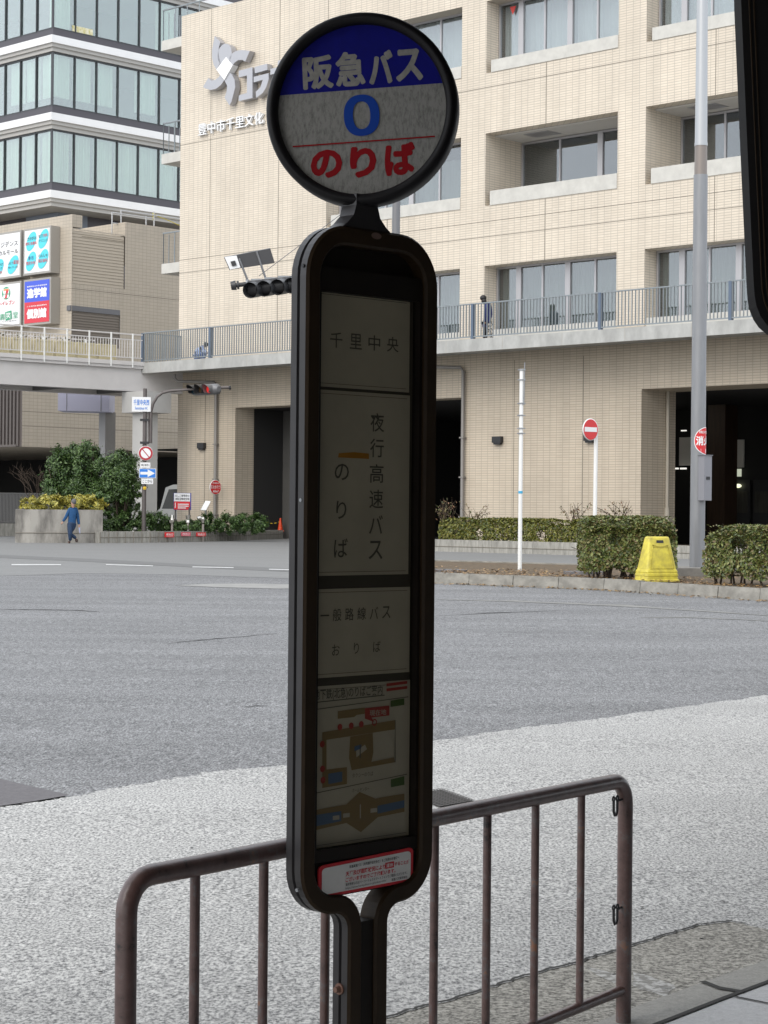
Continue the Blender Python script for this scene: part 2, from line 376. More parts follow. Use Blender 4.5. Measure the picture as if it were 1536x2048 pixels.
# smoother, lighter asphalt farther out
far_edge = [(-60, 1154), (0, 1152), (80, 1150), (151, 1147), (260, 1148), (370, 1150), (480, 1154), (574, 1157), (700, 1160), (800, 1160)]
fe = px(*far_edge) + [gnd(840, 1131), gnd(1100, 1136), gnd(1600, 1150), Vector((60, 40, 0)), Vector((60, 110, 0)), Vector((-60, 110, 0))]
sheet('road_far', fe, MATS['far_asphalt'], .004)
sheet('road_band', px((-60, 1107), (0, 1110), (200, 1119), (400, 1130), (574, 1137), (700, 1142), (700, 1149), (574, 1144), (400, 1136), (200, 1125), (0, 1116), (-60, 1113)), mat('band_asphalt', (.155, .155, .152), .85, noise=.15, scale=4), .008)
for i, q in enumerate([((23, 1129.2), (122, 1129.4), (122, 1131.4), (23, 1131.6)), ((212, 1129.3), (306, 1132), (306, 1133.6), (212, 1131)), ((385, 1134), (467, 1135.5), (467, 1137), (385, 1135.6)), ((538, 1138.6), (600, 1140), (600, 1141.6), (538, 1140.2)),
                        ((1430, 1106), (1480, 1108), (1480, 1110), (1430, 1108))]):
    sheet('lane_marking', px(*q), MATS['road_paint'], .012)
sheet('road_patch', px((350, 1171.5), (420, 1168), (500, 1167.5), (575, 1169), (640, 1171), (640, 1177), (560, 1178), (450, 1175.5)), mat('pale_patch', (.30, .295, .28), .9, noise=.2, scale=3), .006)
apron_line = [(-300, 1650), (-100, 1629), (0, 1617), (70, 1606), (140, 1596), (226, 1578), (310, 1566), (408, 1547), (500, 1538), (571, 1533), (640, 1521), (720, 1508), (800, 1494), (870, 1483), (1000, 1463), (1150, 1444), (1300, 1424), (1420, 1408), (1536, 1391), (1700, 1370), (1900, 1340)]
def rough(pts, amp, n=6):
    out = []
    for a, b in zip(pts, pts[1:]):
        for k in range(n):
            q = a.lerp(b, k/n); t = (b-a).normalized(); nn = Vector((-t.y, t.x, 0)); out.append(q + nn*random.uniform(-amp, amp))
    return out + [pts[-1]]
# seams, scuffs and pale dust on the road
def streak(name, pts, w0, m, lift):
    P = rough(px(*pts), .03, 5); n_ = len(P)
    up_ = [p + Vector((0, w0*(.3+.7*math.sin(math.pi*i/(n_-1)))*random.uniform(.5, 1.2), 0)) for i, p in enumerate(P)]
    sheet(name, P + up_[::-1], m, lift)
sm = mat('seam', (.055, .054, .053), .95); du = mat('road_dust', (.245, .24, .225), .95, noise=.25, scale=3)
streak('road_seam', [(330, 1288), (400, 1281), (470, 1275), (560, 1267)], .09, sm, .006); streak('road_seam', [(0, 1219), (60, 1220), (140, 1221), (200, 1224)], .12, sm, .006)
streak('road_seam', [(490, 1415), (515, 1413), (540, 1412)], .05, sm, .006); streak('road_seam', [(880, 1232), (1000, 1226), (1120, 1222)], .10, sm, .006)
streak('road_dust', [(880, 1200), (1000, 1203), (1150, 1209), (1290, 1216), (1420, 1224), (1600, 1236)], .55, du, .005); streak('road_dust', [(1280, 1236), (1380, 1236), (1480, 1240), (1600, 1247)], .22, du, .005)
ap = rough(px(*apron_line), .035, 16)
sheet('road_apron', ap + [Vector((9, 9, 0)), Vector((9, 2, 0)), Vector((-6, 0, 0)), Vector((-9, 6, 0))], MATS['apron_asphalt'], .006)
sheet('asphalt_patch', px((-200, 1515), (-60, 1546), (0, 1561), (70, 1578), (140, 1594)) + px((70, 1606), (0, 1616), (-100, 1628), (-250, 1644)), MATS['dark_patch'], .011)
gut_line = [(300, 2200), (500, 2125), (700, 2066), (820, 2028), (882, 2012), (970, 1985), (1051, 1959), (1148, 1933), (1226, 1909), (1282, 1893), (1341, 1873), (1400, 1856), (1460, 1848), (1500, 1856), (1560, 1868), (1640, 1878)]
gl_ = rough(px(*gut_line), .008, 8)
inner = px((1640, 1892), (1536, 1926), (1401, 1972), (1282, 2018), (1100, 2092), (900, 2180), (600, 2330))
sheet('gutter', gl_ + inner, MATS['gutter_concrete'], .010)
crack = [p + Vector((-.006, .010, 0)) for p in gl_[:-14]] + [p + Vector((.003, -.006, 0)) for p in reversed(gl_[:-14])]
sheet('gutter_joint', crack, MATS['joint_dark'], .014)
ki = px((1640, 1890), (1536, 1927), (1401, 1975), (1282, 2018), (1100, 2092), (900, 2180), (600, 2330)); ko = px((700, 2345), (980, 2200), (1180, 2112), (1347, 2048), (1440, 2011), (1536, 1975), (1660, 1925))
sheet('kerb', ki + ko, MATS['kerb_stone'], .015)
sheet('kerb_joint', px((1398, 1974), (1410, 1972), (1440, 1984), (1492, 1993), (1488, 1997), (1436, 1989)), MATS['joint_dark'], .019)
sheet('kerb_edge_joint', [p + Vector((-.008, .010, 0)) for p in ko] + [p + Vector((.004, -.008, 0)) for p in reversed(ko)], MATS['joint_dark'], .020)
pv = [p + Vector((.004, -.008, 0)) for p in ko]
sheet('pavement', pv + [Vector((14, 9, 0)), Vector((14, -18, 0)), Vector((-14, -18, 0)), Vector((-14, -6, 0))], MATS['paving'], .016)
for q in [((1466, 2005), (1470, 2003.5), (1560, 2022), (1560, 2024)), ((1300, 2070), (1304, 2068), (1420, 2096), (1416, 2099))]:
    sheet('paving_joint', px(*q), MATS['joint_dark'], .020)
for q in [((1266, 1951), (1290, 1956), (1320, 1966), (1345, 1975), (1348, 1982), (1335, 2000), (1318, 1996), (1280, 1984), (1264, 1975)),
          ((1172, 1940), (1200, 1946), (1240, 1958), (1262, 1974), (1230, 1972), (1190, 1956)), ((1320, 1979), (1344, 1981), (1342, 1986), (1322, 1985))]:
    c_ = sum((gnd(*p) for p in q), Vector())/len(q)
    sheet('paint_remnant', rough(px(*q) + [gnd(*q[0])], .006, 3), mat('worn_paint', (.46, .45, .425), .8, noise=.6, scale=34, lo=.44, hi=.58, dark=(.20, .19, .17)), .0112)

# grit and gum spots on the pale asphalt
q = MB()
for i in range(70):
    p = gnd(random.uniform(-50, 1600), random.uniform(1480, 2000)); r_ = random.uniform(.004, .012)
    q.poly([(p.x+r_*math.cos(a)*random.uniform(.6, 1.2), p.y+r_*math.sin(a)*random.uniform(.6, 1.4), gz(p.y)+.012) for a in (0, 1, 2, 3, 4, 5)])
g_o = q.build('grit', mat('grit', (.035, .033, .03), .9)); g_o['kind'] = 'stuff'; g_o['label'] = 'dark grit and gum spots scattered over the pale asphalt'

# drain grate beside the bus stop
gp = px((818, 1592), (884, 1583), (948, 1606), (880, 1618))
dg_ = WThing('drain_grate', 'rusty steel grid grate set in the pale asphalt behind the bus stop', 'drain grate', gp[0])
f = MB(); f.poly([(p.x, p.y, gz(p.y)+.010) for p in gp]); f.build('pit', MATS['joint_dark'], dg_)
bars = MB()
e1 = gp[1]-gp[0]; e2 = gp[3]-gp[0]
for i in range(13):
    for (p, q, w_, n_) in ((gp[0]+e1*(i/12), gp[3]+(gp[2]-gp[3])*(i/12), e1.normalized()*.007, 0), (gp[0]+e2*(i/12), gp[1]+(gp[2]-gp[1])*(i/12), e2.normalized()*.007, 1)):
        z = .015 + .003*n_
        bars.poly([(x.x, x.y, gz(x.y)+z) for x in (p-w_, p+w_, q+w_, q-w_)])
bars.build('grid', mat('grate_steel', (.09, .08, .072), .6, metal=.3, noise=.3, scale=20), dg_)

# ---------------------------------------------------------------- the civic building
BF = 52.5
BL = hb(359, 500, BF).x; BR = hb(1700, 500, BF).x + 6
ztop = hb(362, 33, BF).z
slab_z = hb(970, 676, BF-2.0).z
def col(u0, v0, u1, v1): return hb(u0, v0, BF).x, hb(u1, v1, BF).x
cA = col(653, 480, 924, 90); cB = col(971, 300, 1236, 200); cC = col(1291, 300, 1556, 160)
pitch = cC[0]-cB[0]; cC = (cC[0], cC[0]+cB[1]-cB[0]); cD = (cC[0]+pitch, cC[1]+pitch)
z1b = hb(971, 147, BF).z; z1t = hb(923, 14, BF).z; z2t = hb(971, 267, BF).z; z2b = hb(971, 412, BF).z; z3t = hb(969, 532, BF).z
go1 = (hb(470, 900, BF).x, hb(926, 900, BF).x, hb(900, 796, BF).z); go2 = (hb(1282, 900, BF).x, BR-1.5, hb(1290, 778, BF).z)
civic = GThing('civic_building', 'cream tiled civic hall with recessed windows and a railed walkway over its passages', 'building', BL, BF, 0)
holes = []
for cx in (cA, cB, cC, cD):
    for r, (zb, zt) in enumerate(((z1b, z1t), (z2b, z2t), (slab_z, z3t))):
        dp = 2.1 if (r == 1 and cx is not cA) else .75
        holes.append((cx[0], cx[1], zb, zt, dp))
holes += [(go1[0], go1[1], -.3, go1[2], 1.0), (go2[0], go2[1], -.3, go2[2], 1.9)]
def wall_with_holes(mb, a0, a1, z0, z1, hs, b):
    xs = sorted({a0, a1} | {h[0] for h in hs} | {h[1] for h in hs}); zs = sorted({z0, z1} | {h[2] for h in hs} | {h[3] for h in hs})
    for x0, x1 in zip(xs, xs[1:]):
        for y0, y1 in zip(zs, zs[1:]):
            cx, cz = (x0+x1)/2, (y0+y1)/2
            if any(h[0] < cx < h[1] and h[2] < cz < h[3] for h in hs): continue
            mb.quad((x0, b, y0), (x1, b, y0), (x1, b, y1), (x0, b, y1))
    for x0, x1, y0, y1, d in hs:
        mb.quad((x0, b, y0), (x0, b, y1), (x0, b+d, y1), (x0, b+d, y0)); mb.quad((x1, b, y1), (x1, b, y0), (x1, b+d, y0), (x1, b+d, y1))
        mb.quad((x0, b, y1), (x1, b, y1), (x1, b+d, y1), (x0, b+d, y1)); mb.quad((x1, b, y0), (x0, b, y0), (x0, b+d, y0), (x1, b+d, y0))
zs_ = slab_z-.2
w = MB(); wall_with_holes(w, BL, BR, -.3, zs_, [h for h in holes if h[3] < slab_z], BF); w.build('ground_floor_wall', MATS['ground_tile_shaded'], civic)
w = MB(); wall_with_holes(w, BL, BR, zs_, ztop, [h for h in holes if h[3] > slab_z], BF)
DEP = 17.0
w.quad((BL, BF, -.3), (BL, BF, ztop), (BL, BF+DEP, ztop), (BL, BF+DEP, -.3)); w.quad((BR, BF, ztop), (BR, BF, -.3), (BR, BF+DEP, -.3), (BR, BF+DEP, ztop))
w.quad((BL, BF, ztop), (BR, BF, ztop), (BR, BF+DEP, ztop), (BL, BF+DEP, ztop)); w.quad((BR, BF+DEP, -.3), (BL, BF+DEP, -.3), (BL, BF+DEP, ztop), (BR, BF+DEP, ztop))
w.build('wall', MATS['cream_tile'], civic)
# recess ceilings of the deep balconies, with an access hatch
for cx in (cB, cC, cD):
    t = MB(); t.box((cx[0]+.01, BF+.5, z2t-.06), (cx[1]-.01, BF+2.1, z2t-.01)); t.build('balcony_ceiling', mat('ceiling_board', (.55, .53, .50), .8), civic)
    t = MB(); t.box((cx[0]+1.1, BF+.75, z2t-.075), (cx[0]+2.2, BF+1.5, z2t-.062)); t.build('ceiling_hatch', MATS['alu'], civic)
# expansion joints of the tile field
j = MB()
def vj(u, v, z0, z1):
    a = hb(u, v, BF).x; j.box((a-.012, BF-.004, z0), (a+.012, BF+.02, z1))
for u, v in ((421, 300), (556, 500), (653, 430)): vj(u, v, slab_z if u != 421 else slab_z, ztop)
for cx in (cA, cB, cC):
    for k in (.35, .0):
        a = cx[0] + (cx[1]-cx[0])*(.47 if k else 0) + (0 if k else 0)
        if not k: continue
        for z0, z1 in ((z3t, z2b-.02), (z2t, z1b-.02)): j.box((a-.012, BF-.004, z0), (a+.012, BF+.02, z1))
for u, v in ((1028, 850), (1166, 850), (410, 900)): vj(u, v, 0, slab_z-.6)
for z in (z2b-.55, z1b-.5, z3t+1.02):
    xs = BL
    j.box((BL, BF-.004, z-.01), (BR, BF+.02, z+.01))
j.build('expansion_joint', MATS['tile_joint'], civic)
# windows
def window(cx, zb, zt, dep, bays, back, backm, sill, thick=None):
    a0, a1 = cx; b = BF+dep-.12; fr = MB(); e = .07
    fr.box((a0+.02, b, zb), (a1-.02, b+.1, zb+e)); fr.box((a0+.02, b, zt-e), (a1-.02, b+.1, zt)); fr.box((a0+.02, b, zb+e), (a0+.02+e, b+.1, zt-e)); fr.box((a1-.02-e, b, zb+e), (a1-.02, b+.1, zt-e))
    W = a1-a0-.04-2*e; edges = [a0+.02+e+W*x for x in bays]
    for i, x in enumerate(edges[1:-1]):
        q = .11 if (thick and i in thick) else .035
        fr.box((x-q, b-.012 if q > .1 else b+.005, zb+e), (x+q, b+.095, zt-e))
    wo = fr.build('window', MATS['alu'], civic)
    for x0, x1 in zip(edges, edges[1:]):
        p = MB(); p.box((x0+.02, b+.045, zb+e), (x1-.02, b+.06, zt-e)); p.build('pane', MATS['pane_clear'], (civic, wo))
    if back:
        p = MB(); n = 40
        for i in range(n):
            xa, xb_ = a0+.03+(a1-a0-.06)*i/n, a0+.03+(a1-a0-.06)*(i+1)/n; o = .05*math.sin(i*2.4); o2 = .05*math.sin((i+1)*2.4)
            p.quad((xa, b+.35+o, zb+.02), (xb_, b+.35+o2, zb+.02), (xb_, b+.35+o2, zt-.02 if back == 1 else zb+(zt-zb)*back), (xa, b+.35+o, zt-.02 if back == 1 else zb+(zt-zb)*back))
        p.build('curtain', backm, civic)
    if sill:
        s_ = MB(); s_.box((a0+.15, BF-.02, zb-.0), (a1-.0, b, zb+sill)); s_.build('window_sill', MATS['white_sill'], civic)
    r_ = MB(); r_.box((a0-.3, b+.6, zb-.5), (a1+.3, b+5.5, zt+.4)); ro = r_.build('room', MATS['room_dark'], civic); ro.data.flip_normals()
    l_ = MB()
    for k in range(3):
        for q in range(2): l_.box((a0+.4+k*1.7, b+1.4+1.6*q, zt-.2), (a0+1.5+k*1.7, b+1.55+1.6*q, zt-.16))
    l_.build('ceiling_light', MATS['lamp_on'], civic)
bays = (0, .17, .36, .56, .77, 1)
for cx in (cA, cB, cC, cD):
    window(cx, z1b+.42, z1t, .75, bays, 1, MATS['blind'], .0, (0, 2)); s_ = MB(); s_.box((cx[0]+.25, BF-.03, z1b), (cx[1]-.003, BF+.62, z1b+.42)); s_.build('window_sill', MATS['white_sill'], civic)
    if cx is cA: window(cx, z2b+.42, z2t, .75, bays, .75, MATS['curtain_teal'], .0, (0, 2))
    else: window(cx, z2b+.50, z2t-.08, 2.05, (0, .3, .62, .9, 1), 0, None, .0, (1,))
    s_ = MB(); s_.box((cx[0]+.25, BF-.03, z2b), (cx[1]-.003, BF+(.62 if cx is cA else 1.9), z2b+.5 if cx is not cA else z2b+.42)); s_.build('window_sill', MATS['white_sill'], civic)
    window(cx, slab_z+.52, z3t, .75, bays, .99, MATS['curtain_teal'], .0, (0, 2))
    s_ = MB(); s_.box((cx[0]+.003, BF+.1, slab_z+.003), (cx[1]-.003, BF+.62, slab_z+.52)); s_.build('window_sill', MATS['white_sill'], civic)
# small red triangle of the fire-access pane
t = MB(); a = cB[0]+.55; t.prism([(a, BF+.61, z1b+2.35), (a+.28, BF+.61, z1b+2.35), (a+.14, BF+.61, z1b+2.05)], (0, -.012, 0)); t.build('access_mark', mat('mark_red', (.6, .05, .04), .5), civic)
# walkway slab, its railing, downpipes and lamps
SL = hb(283, 730, BF-2.0).x
s_ = MB(); sd = .42
s_.box((SL, BF-2.0, slab_z-sd), (BR, BF-1.75, slab_z)); s_.box((SL, BF-1.75, slab_z-.3), (BL-.01, BF+8, slab_z-.004)); s_.box((BL-.01, BF-1.75, slab_z-.3), (BR, BF-.005, slab_z-.004))
s_.build('walkway_slab', MATS['slab_concrete'], civic)
jn = MB(); a = SL+1.2
while a < BR: jn.box((a, BF-2.004, slab_z-sd+.01), (a+.02, BF-1.99, slab_z-.01)); a += 2.55
jn.build('slab_joint', MATS['soffit'], civic)
rl = MB(); rz = slab_z+1.22; b = BF-1.9
rl.box((SL, b-.03, rz-.04), (BR, b+.03, rz)); rl.box((SL, b-.02, slab_z+.06), (BR, b+.02, slab_z+.10))
a = SL+.06
while a < BR: rl.box((a-.0125, b-.018, slab_z+.10), (a+.0125, b+.018, rz-.04)); a += .135
a = SL; rl2 = b
bb = BF-1.9
while bb < BF+8: rl.box((SL+.02, bb, slab_z+.02), (SL+.05, bb+.025, rz-.04)); bb += .135
rl.box((SL+.01, BF-1.9, rz-.04), (SL+.07, BF+8, rz))
ro = rl.build('walkway_railing', MATS['rail_blue'], civic)
for u, v in ((420, 690), (285, 690), (945, 640), (1461, 600), (708, 660), (1200, 620)):
    a = hb(u, v, b).x; p = MB(); p.box((a-.055, b-.035, slab_z+.0), (a+.055, b+.10, rz-.02)); p.build('post', mat('rail_post', (.11, .145, .20), .45, metal=.3), (civic, ro))
def pipe(u, v, ztop_, bend):
    p = hb(u, v, BF-.12); q = MB()
    q.tube([(p.x-bend, BF-1.2, slab_z-.45), (p.x-bend, BF-1.2, ztop_), (p.x-bend+.1, BF-1.1, ztop_-.12), (p.x-.1, BF-.14, ztop_-.14), (p.x, BF-.12, ztop_-.3), (p.x, BF-.12, 0)], .065, 8)
    for z in (1.5, 2.9, 4.3): q.box((p.x-.1, BF-.2, z), (p.x+.1, BF-.03, z+.05))
    q.build('downpipe', mat('pipe_grey', (.24, .225, .21), .5, metal=.2), civic)
pipe(431, 900, slab_z-.62, 1.3); pipe(925, 900, slab_z-.62, 1.3)
p = ha(1335, 900, go2[0]+.08); q = MB(); q.tube([(p.x, p.y, 0), (p.x, p.y, go2[2])], .065, 8); q.tube([(p.x, p.y, 0), (p.x, p.y, 1.9)], .1, 8); q.build('downpipe', mat('pipe_cream', (.42, .38, .31), .5), civic)
for u, v in ((406, 892), (998, 880), (1182, 876)):
    p = hb(u, v, BF); q = MB(); q.box((p.x-.2, BF-.16, p.z-.1), (p.x+.2, BF-.003, p.z+.12)); q.box((p.x-.15, BF-.13, p.z-.16), (p.x+.15, BF-.02, p.z-.1)); q.build('wall_lamp', MATS['black_metal'], civic)
# passages
def room(name, lo, hi, m):
    r_ = MB(); r_.box(lo, hi); o = r_.build(name, m, civic); o.data.flip_normals(); return o
pa = MB()
def inner_box(mb, a0, a1, b0, b1, z0, z1):
    mb.quad((a0, b0, z0), (a0, b0, z1), (a0, b1, z1), (a0, b1, z0)); mb.quad((a1, b0, z1), (a1, b0, z0), (a1, b1, z0), (a1, b1, z1))
    mb.quad((a0, b1, z0), (a0, b1, z1), (a1, b1, z1), (a1, b1, z0)); mb.quad((a0, b0, z1), (a1, b0, z1), (a1, b1, z1), (a0, b1, z1))
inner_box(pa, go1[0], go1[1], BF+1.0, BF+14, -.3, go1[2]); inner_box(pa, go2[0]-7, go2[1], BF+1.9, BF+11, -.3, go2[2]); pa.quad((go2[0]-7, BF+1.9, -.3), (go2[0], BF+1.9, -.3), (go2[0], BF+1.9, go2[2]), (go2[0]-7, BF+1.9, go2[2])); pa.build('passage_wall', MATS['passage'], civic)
a0 = hb(529, 1000, BF+2.6).x; q = MB(); q.box((a0, BF+2.6, -.3), (a0+4, BF+3.2, go1[2]-.01)); q.build('inner_wall', MATS['passage_grey'], civic)
B2 = BF+10.9
def back(u0, v0, u1, v1): 
    p, q_ = hb(u0, v0, B2), hb(u1, v1, B2); return p.x, q_.x, q_.z, p.z
for (u0, v0, u1, v1, nm, mm) in ((1360, 875, 1384, 931, 'wall_panel', 'cream_stone'), (1452, 880, 1488, 935, 'wall_panel', 'cream_stone')):
    x0, x1, z0, z1 = back(u0, v0, u1, v1); q = MB(); q.box((x0, B2-.05, z0), (x1, B2+.02, z1)); q.build(nm, mat('panel_grey', (.74, .71, .66), .8), civic)
for (u0, v0, u1, v1) in ((1453, 938, 1465, 953), (1470, 938, 1483, 953)):
    x0, x1, z0, z1 = back(u0, v0, u1, v1); q = MB(); q.box((x0, B2-.05, z0), (x1, B2, z1)); q.build('lit_window', mat('lit_pane', (.3, .32, .3), .5, emit=(.75, .8, .62, .45)), civic)
for (u0, v0, u1, v1) in ((1362, 936, 1368, 939), (1372, 936, 1384, 939), (1374, 861, 1384, 863)):
    x0, x1, z0, z1 = back(u0, v0, u1, v1); q = MB(); q.box((x0, B2-.4, z0), (x1, B2-.35, z1)); q.build('strip_or_fill_light', mat('lamp_soft', (.9, .9, .85), .5, emit=(1, .98, .9, .7)), civic)
for k in range(2):
    a = go2[0]-6.9+k*1.5; q = MB(); q.box((a, BF+6.6, go2[2]-.12), (a+1.3, BF+6.72, go2[2]-.06)); q.build('strip_or_fill_light', mat('passage_fill_tube', (.9, .9, .85), .5, emit=(1, .96, .86, 9)), civic)  # unseen ceiling tubes, added behind the pillar to brighten the passage
x0, x1, z0, z1 = back(1480, 968, 1493, 976); q = MB(); q.sphere(((x0+x1)/2, B2-.35, (z0+z1)/2), (abs(x1-x0)/2, .1, abs(z1-z0)/2)); q.build('entrance_light', mat('lamp_warm', (.8, .8, .6), .5, emit=(.9, .92, .6, 1.1)), civic)
p_, q_ = hb(1415, 900, B2-2), hb(1450, 900, B2-2); x0, x1 = p_.x, q_.x; q = MB(); q.box((x0, B2-2, -.2), (x1, B2-1.2, go2[2])); q.build('inner_column', MATS['wood_dark'], civic)
for u0, u1 in ((1468, 1506), (1514, 1552)):
    x0, x1, z0, z1 = back(u0, 960, u1, 1060); q = MB(); q.box((x0, B2-.25, 0), (x1, B2-.15, z1)); d_ = q.build('entrance_door', mat('door_dark', (.045, .045, .045), .5), civic)
    x0, x1, z0, z1 = back(u0+1, 983, u1-1, 1026); q = MB(); q.box((x0+.05, B2-.28, z0), (x1-.05, B2-.255, z1)); q.build('door_window', mat('door_pane', (.10, .095, .08), .3, noise=.5, scale=5, stretch=(3, 3, .3)), (civic, d_))
# emblem and lettering, thick metal standing off the tiles
GB = BF-.05
def fp(cx, cy, b=BF-.32): return hb(400+cx/8.531, 50+cy/8.533, b)     # from the enlarged crop of the emblem
def arm(pts):
    q = MB(); P = [fp(x, y) for x, y in pts]; q.prism([(p.x, p.y, p.z) for p in P], (0, .27, 0)); return q
em = arm([(250, 190), (320, 260), (345, 300), (320, 380), (318, 480), (330, 590), (350, 640), (280, 760), (235, 680), (205, 560), (205, 420), (230, 300)]).build('emblem', MATS['letter_metal'], civic)
for pts in ([(500, 580), (540, 490), (620, 440), (700, 425), (790, 435), (850, 440), (770, 625), (720, 595), (650, 600), (590, 640), (555, 690)],
            [(140, 905), (200, 950), (260, 935), (320, 890), (345, 850), (410, 945), (360, 1020), (280, 1085), (180, 1110), (100, 1085), (50, 1060)],
            [(500, 805), (550, 850), (590, 940), (600, 1060), (570, 1180), (535, 1310), (500, 1370), (420, 1240), (455, 1130), (460, 1030), (415, 940)]):
    arm(pts).build('emblem_arm', MATS['letter_metal'], (civic, em))
q = MB(); c = fp(420, 500); q.prism([(c.x+.42*math.cos(R(15*i)), c.y, c.z+.42*math.sin(R(15*i))) for i in range(24)], (0, .27, 0)); q.build('emblem_ball', MATS['letter_metal'], (civic, em))
q = MB(); P = [fp(x, y, BF-.36) for x, y in ((440, 548), (556, 688), (412, 940), (278, 760))]; q.prism([(p.x, p.y, p.z) for p in P], (0, .3, 0)); q.build('emblem_diamond', MATS['letter_white'], (civic, em))
for pts in ([(660, 780), (895, 720), (895, 1245), (660, 1300), (660, 1200), (800, 1160), (800, 860), (660, 895)],
            [(930, 715), (1145, 660), (1150, 765), (935, 825)],
            [(915, 885), (1170, 820), (1170, 930), (1130, 1060), (1070, 1160), (960, 1240), (950, 1140), (1030, 1060), (1070, 935), (915, 980)],
            [(1330, 610), (1400, 590), (1400, 700), (1560, 660), (1560, 760), (1400, 800), (1400, 1080), (1320, 1100), (1320, 820), (1200, 850), (1200, 750), (1320, 720)]):
    arm(pts).build('emblem_letter', MATS['letter_metal'], civic)
c = fp(555, 1700, BF-.12); e = hb(520, 240, BF-.12)
q = MB(); aL, aR = hb(400.5, 262, BF).x, hb(531, 232, BF).x; zc = hb(466, 248, BF).z
wid = (aR-aL); hgt = hb(410, 250, BF).z-hb(410, 274, BF).z
q.text("豊中市千里文化", ((aL+aR)/2, BF-.13, zc), (1, 0, 0), (0, 0, 1), wid, hgt, depth=.11, bold=.004, nd=(0, -1, 0)); q.build('lettering', MATS['letter_white'], civic)
# little balconies on the end wall
for v0, v1 in ((315, 330), (530, 549), (95, 104)):
    z = hb(350, v1, BF+2).z; q = MB(); a0 = hb(341, v1, BF+2).x; q.box((a0, BF+1.5, z), (BL-.005, BF+5, z+.42)); q.build('side_balcony', MATS['white_sill'], civic)
    q = MB()
    for k in range(6): q.box((a0+.03, BF+1.55+k*.3, z+.42), (a0+.06, BF+1.58+k*.3, z+1.7))
    for k in range(4): q.box((a0+.03+(BL-a0)*k/4, BF+1.55, z+.42), (a0+.06+(BL-a0)*k/4, BF+1.58, z+1.7))
    q.box((a0+.02, BF+1.53, z+1.7), (BL-.01, BF+1.6, z+1.75)); q.build('side_balcony_railing', MATS['rail_blue'], civic)

# ---------------------------------------------------------------- annexe with the signboards
AX = -76.8; 
cor = ha(143, 600, AX); AB = cor.y; atop = ha(143, 428, AX).z
low = ha(44, 850, AX); LB = low.y; lz0 = ha(44, 893, AX).z; lz1 = ha(44, 745, AX).z
annexe = GThing('annexe_building', 'beige tiled annexe carrying shop signboards above the footbridge', 'building', AX, AB, 0)
holes = []
lv1 = (ha(145, 500, AX).y, ha(249, 500, AX).y, ha(147, 571, AX).z+.1, ha(147, 459, AX).z)
lv2 = (ha(143.5, 640, AX).y, ha(240, 640, AX).y, ha(150, 690, AX).z, ha(147, 611, AX).z)
w = MB(); bB = AB+26
blk = ha(250, 500, AX).y
def rq(b0, b1, z0, z1, m=w, a=AX): m.quad((a, b0, z0), (a, b1, z0), (a, b1, z1), (a, b0, z1))
# right face: left part (lower roof line), right block
z_low = ha(146, 457, AX).z
rq(AB, lv1[0], lv1[2], atop); rq(lv1[0], blk, lv1[3], z_low+.02)
rq(AB, blk, lv2[3], lv1[2]); rq(lv2[1], blk, lv2[2], lv2[3]); rq(AB, lv2[0], lv2[2], lv2[3]); rq(AB, blk, lz1, lv2[2]); rq(blk, bB, lz0, ha(251, 444, AX).z)
zb_ = ha(251, 444, AX).z
w.quad((AX, blk, z_low), (AX, blk, zb_), (AX-6, blk, zb_), (AX-6, blk, z_low))
w.quad((AX, AB, lz1), (AX, AB, atop), (AX-34, AB, atop), (AX-34, AB, lz1))
w.box((AX-34, AB+.003, atop-.6), (AX-.003, AB+.6, atop)); 
w.quad((AX-34, AB+.6, z_low-.3), (AX-.01, AB+.6, z_low-.3), (AX-.01, AB+6.5, z_low-.3), (AX-34, AB+6.5, z_low-.3))
w.quad((AX-10.5, blk, zb_-.5), (AX-.02, blk, zb_-.5), (AX-.02, bB, zb_-.5), (AX-10.5, bB, zb_-.5)); w.box((AX-.5, blk+.003, zb_-.5), (AX-.003, bB, zb_-.002))
# lower storey
rq(LB, blk, lz0, lz1)
w.quad((AX, LB, lz1), (AX-34, LB, lz1), (AX-34, AB, lz1), (AX, AB, lz1)); w.quad((AX, LB, lz0), (AX, bB, lz0), (AX-34, bB, lz0), (AX-34, LB, lz0))
w.build('wall', MATS['annexe_tile'], annexe)
for (b0, b1, z0, z1), mm, st in ((lv1, 'louvre', .15), (lv2, 'louvre_dark', .13)):
    q = MB(); z = z0
    if mm == 'louvre_dark': z1 -= .25
    while z < z1-.05: q.add([(AX-.03, b0, z+.01), (AX-.03, b1, z+.01), (AX-.05, b1, z+st), (AX-.05, b0, z+st)], [(0, 1, 2, 3)]); q.quad((AX-.03, b0, z+.01), (AX-.05, b0, z), (AX-.05, b1, z), (AX-.03, b1, z+.01)); z += st
    q.box((AX-.3, b0, z0), (AX-.25, b1, z1)); q.build('louvre', MATS[mm], annexe)
q = MB(); q.box((AX-.28, lv2[0]-.1, lv2[3]-.25), (AX-.003, lv2[1], lv2[3]+.0)); q.build('louvre_head', MATS['alu_dark'], annexe)
q = MB()
for k in range(60): q.box((AX-.3-k*.28, LB-.10, lz0+.02), (AX-.18-k*.28, LB-.004, lz1-.3))
q.box((AX-34, LB-.003, lz0), (AX-.0, LB, lz1)); q.box((AX-20, LB-.13, lz0), (AX-.3, LB-.08, lz0+.1)); q.build('slat_screen', MATS['brown_slats'], annexe)
q = MB()
for v in (828, 856.5):
    z = ha(150, v, AX).z; q.box((AX-.01, LB, z-.012), (AX+.004, bB, z+.012))
for v in (565,): 
    z = ha(200, v+18, AX).z; q.box((AX-.01, AB, z-.012), (AX+.004, bB, z+.012)); q.box((AX-20, AB-.004, z-.012), (AX, AB+.01, z+.012))
q.build('expansion_joint', MATS['tile_joint'], annexe)
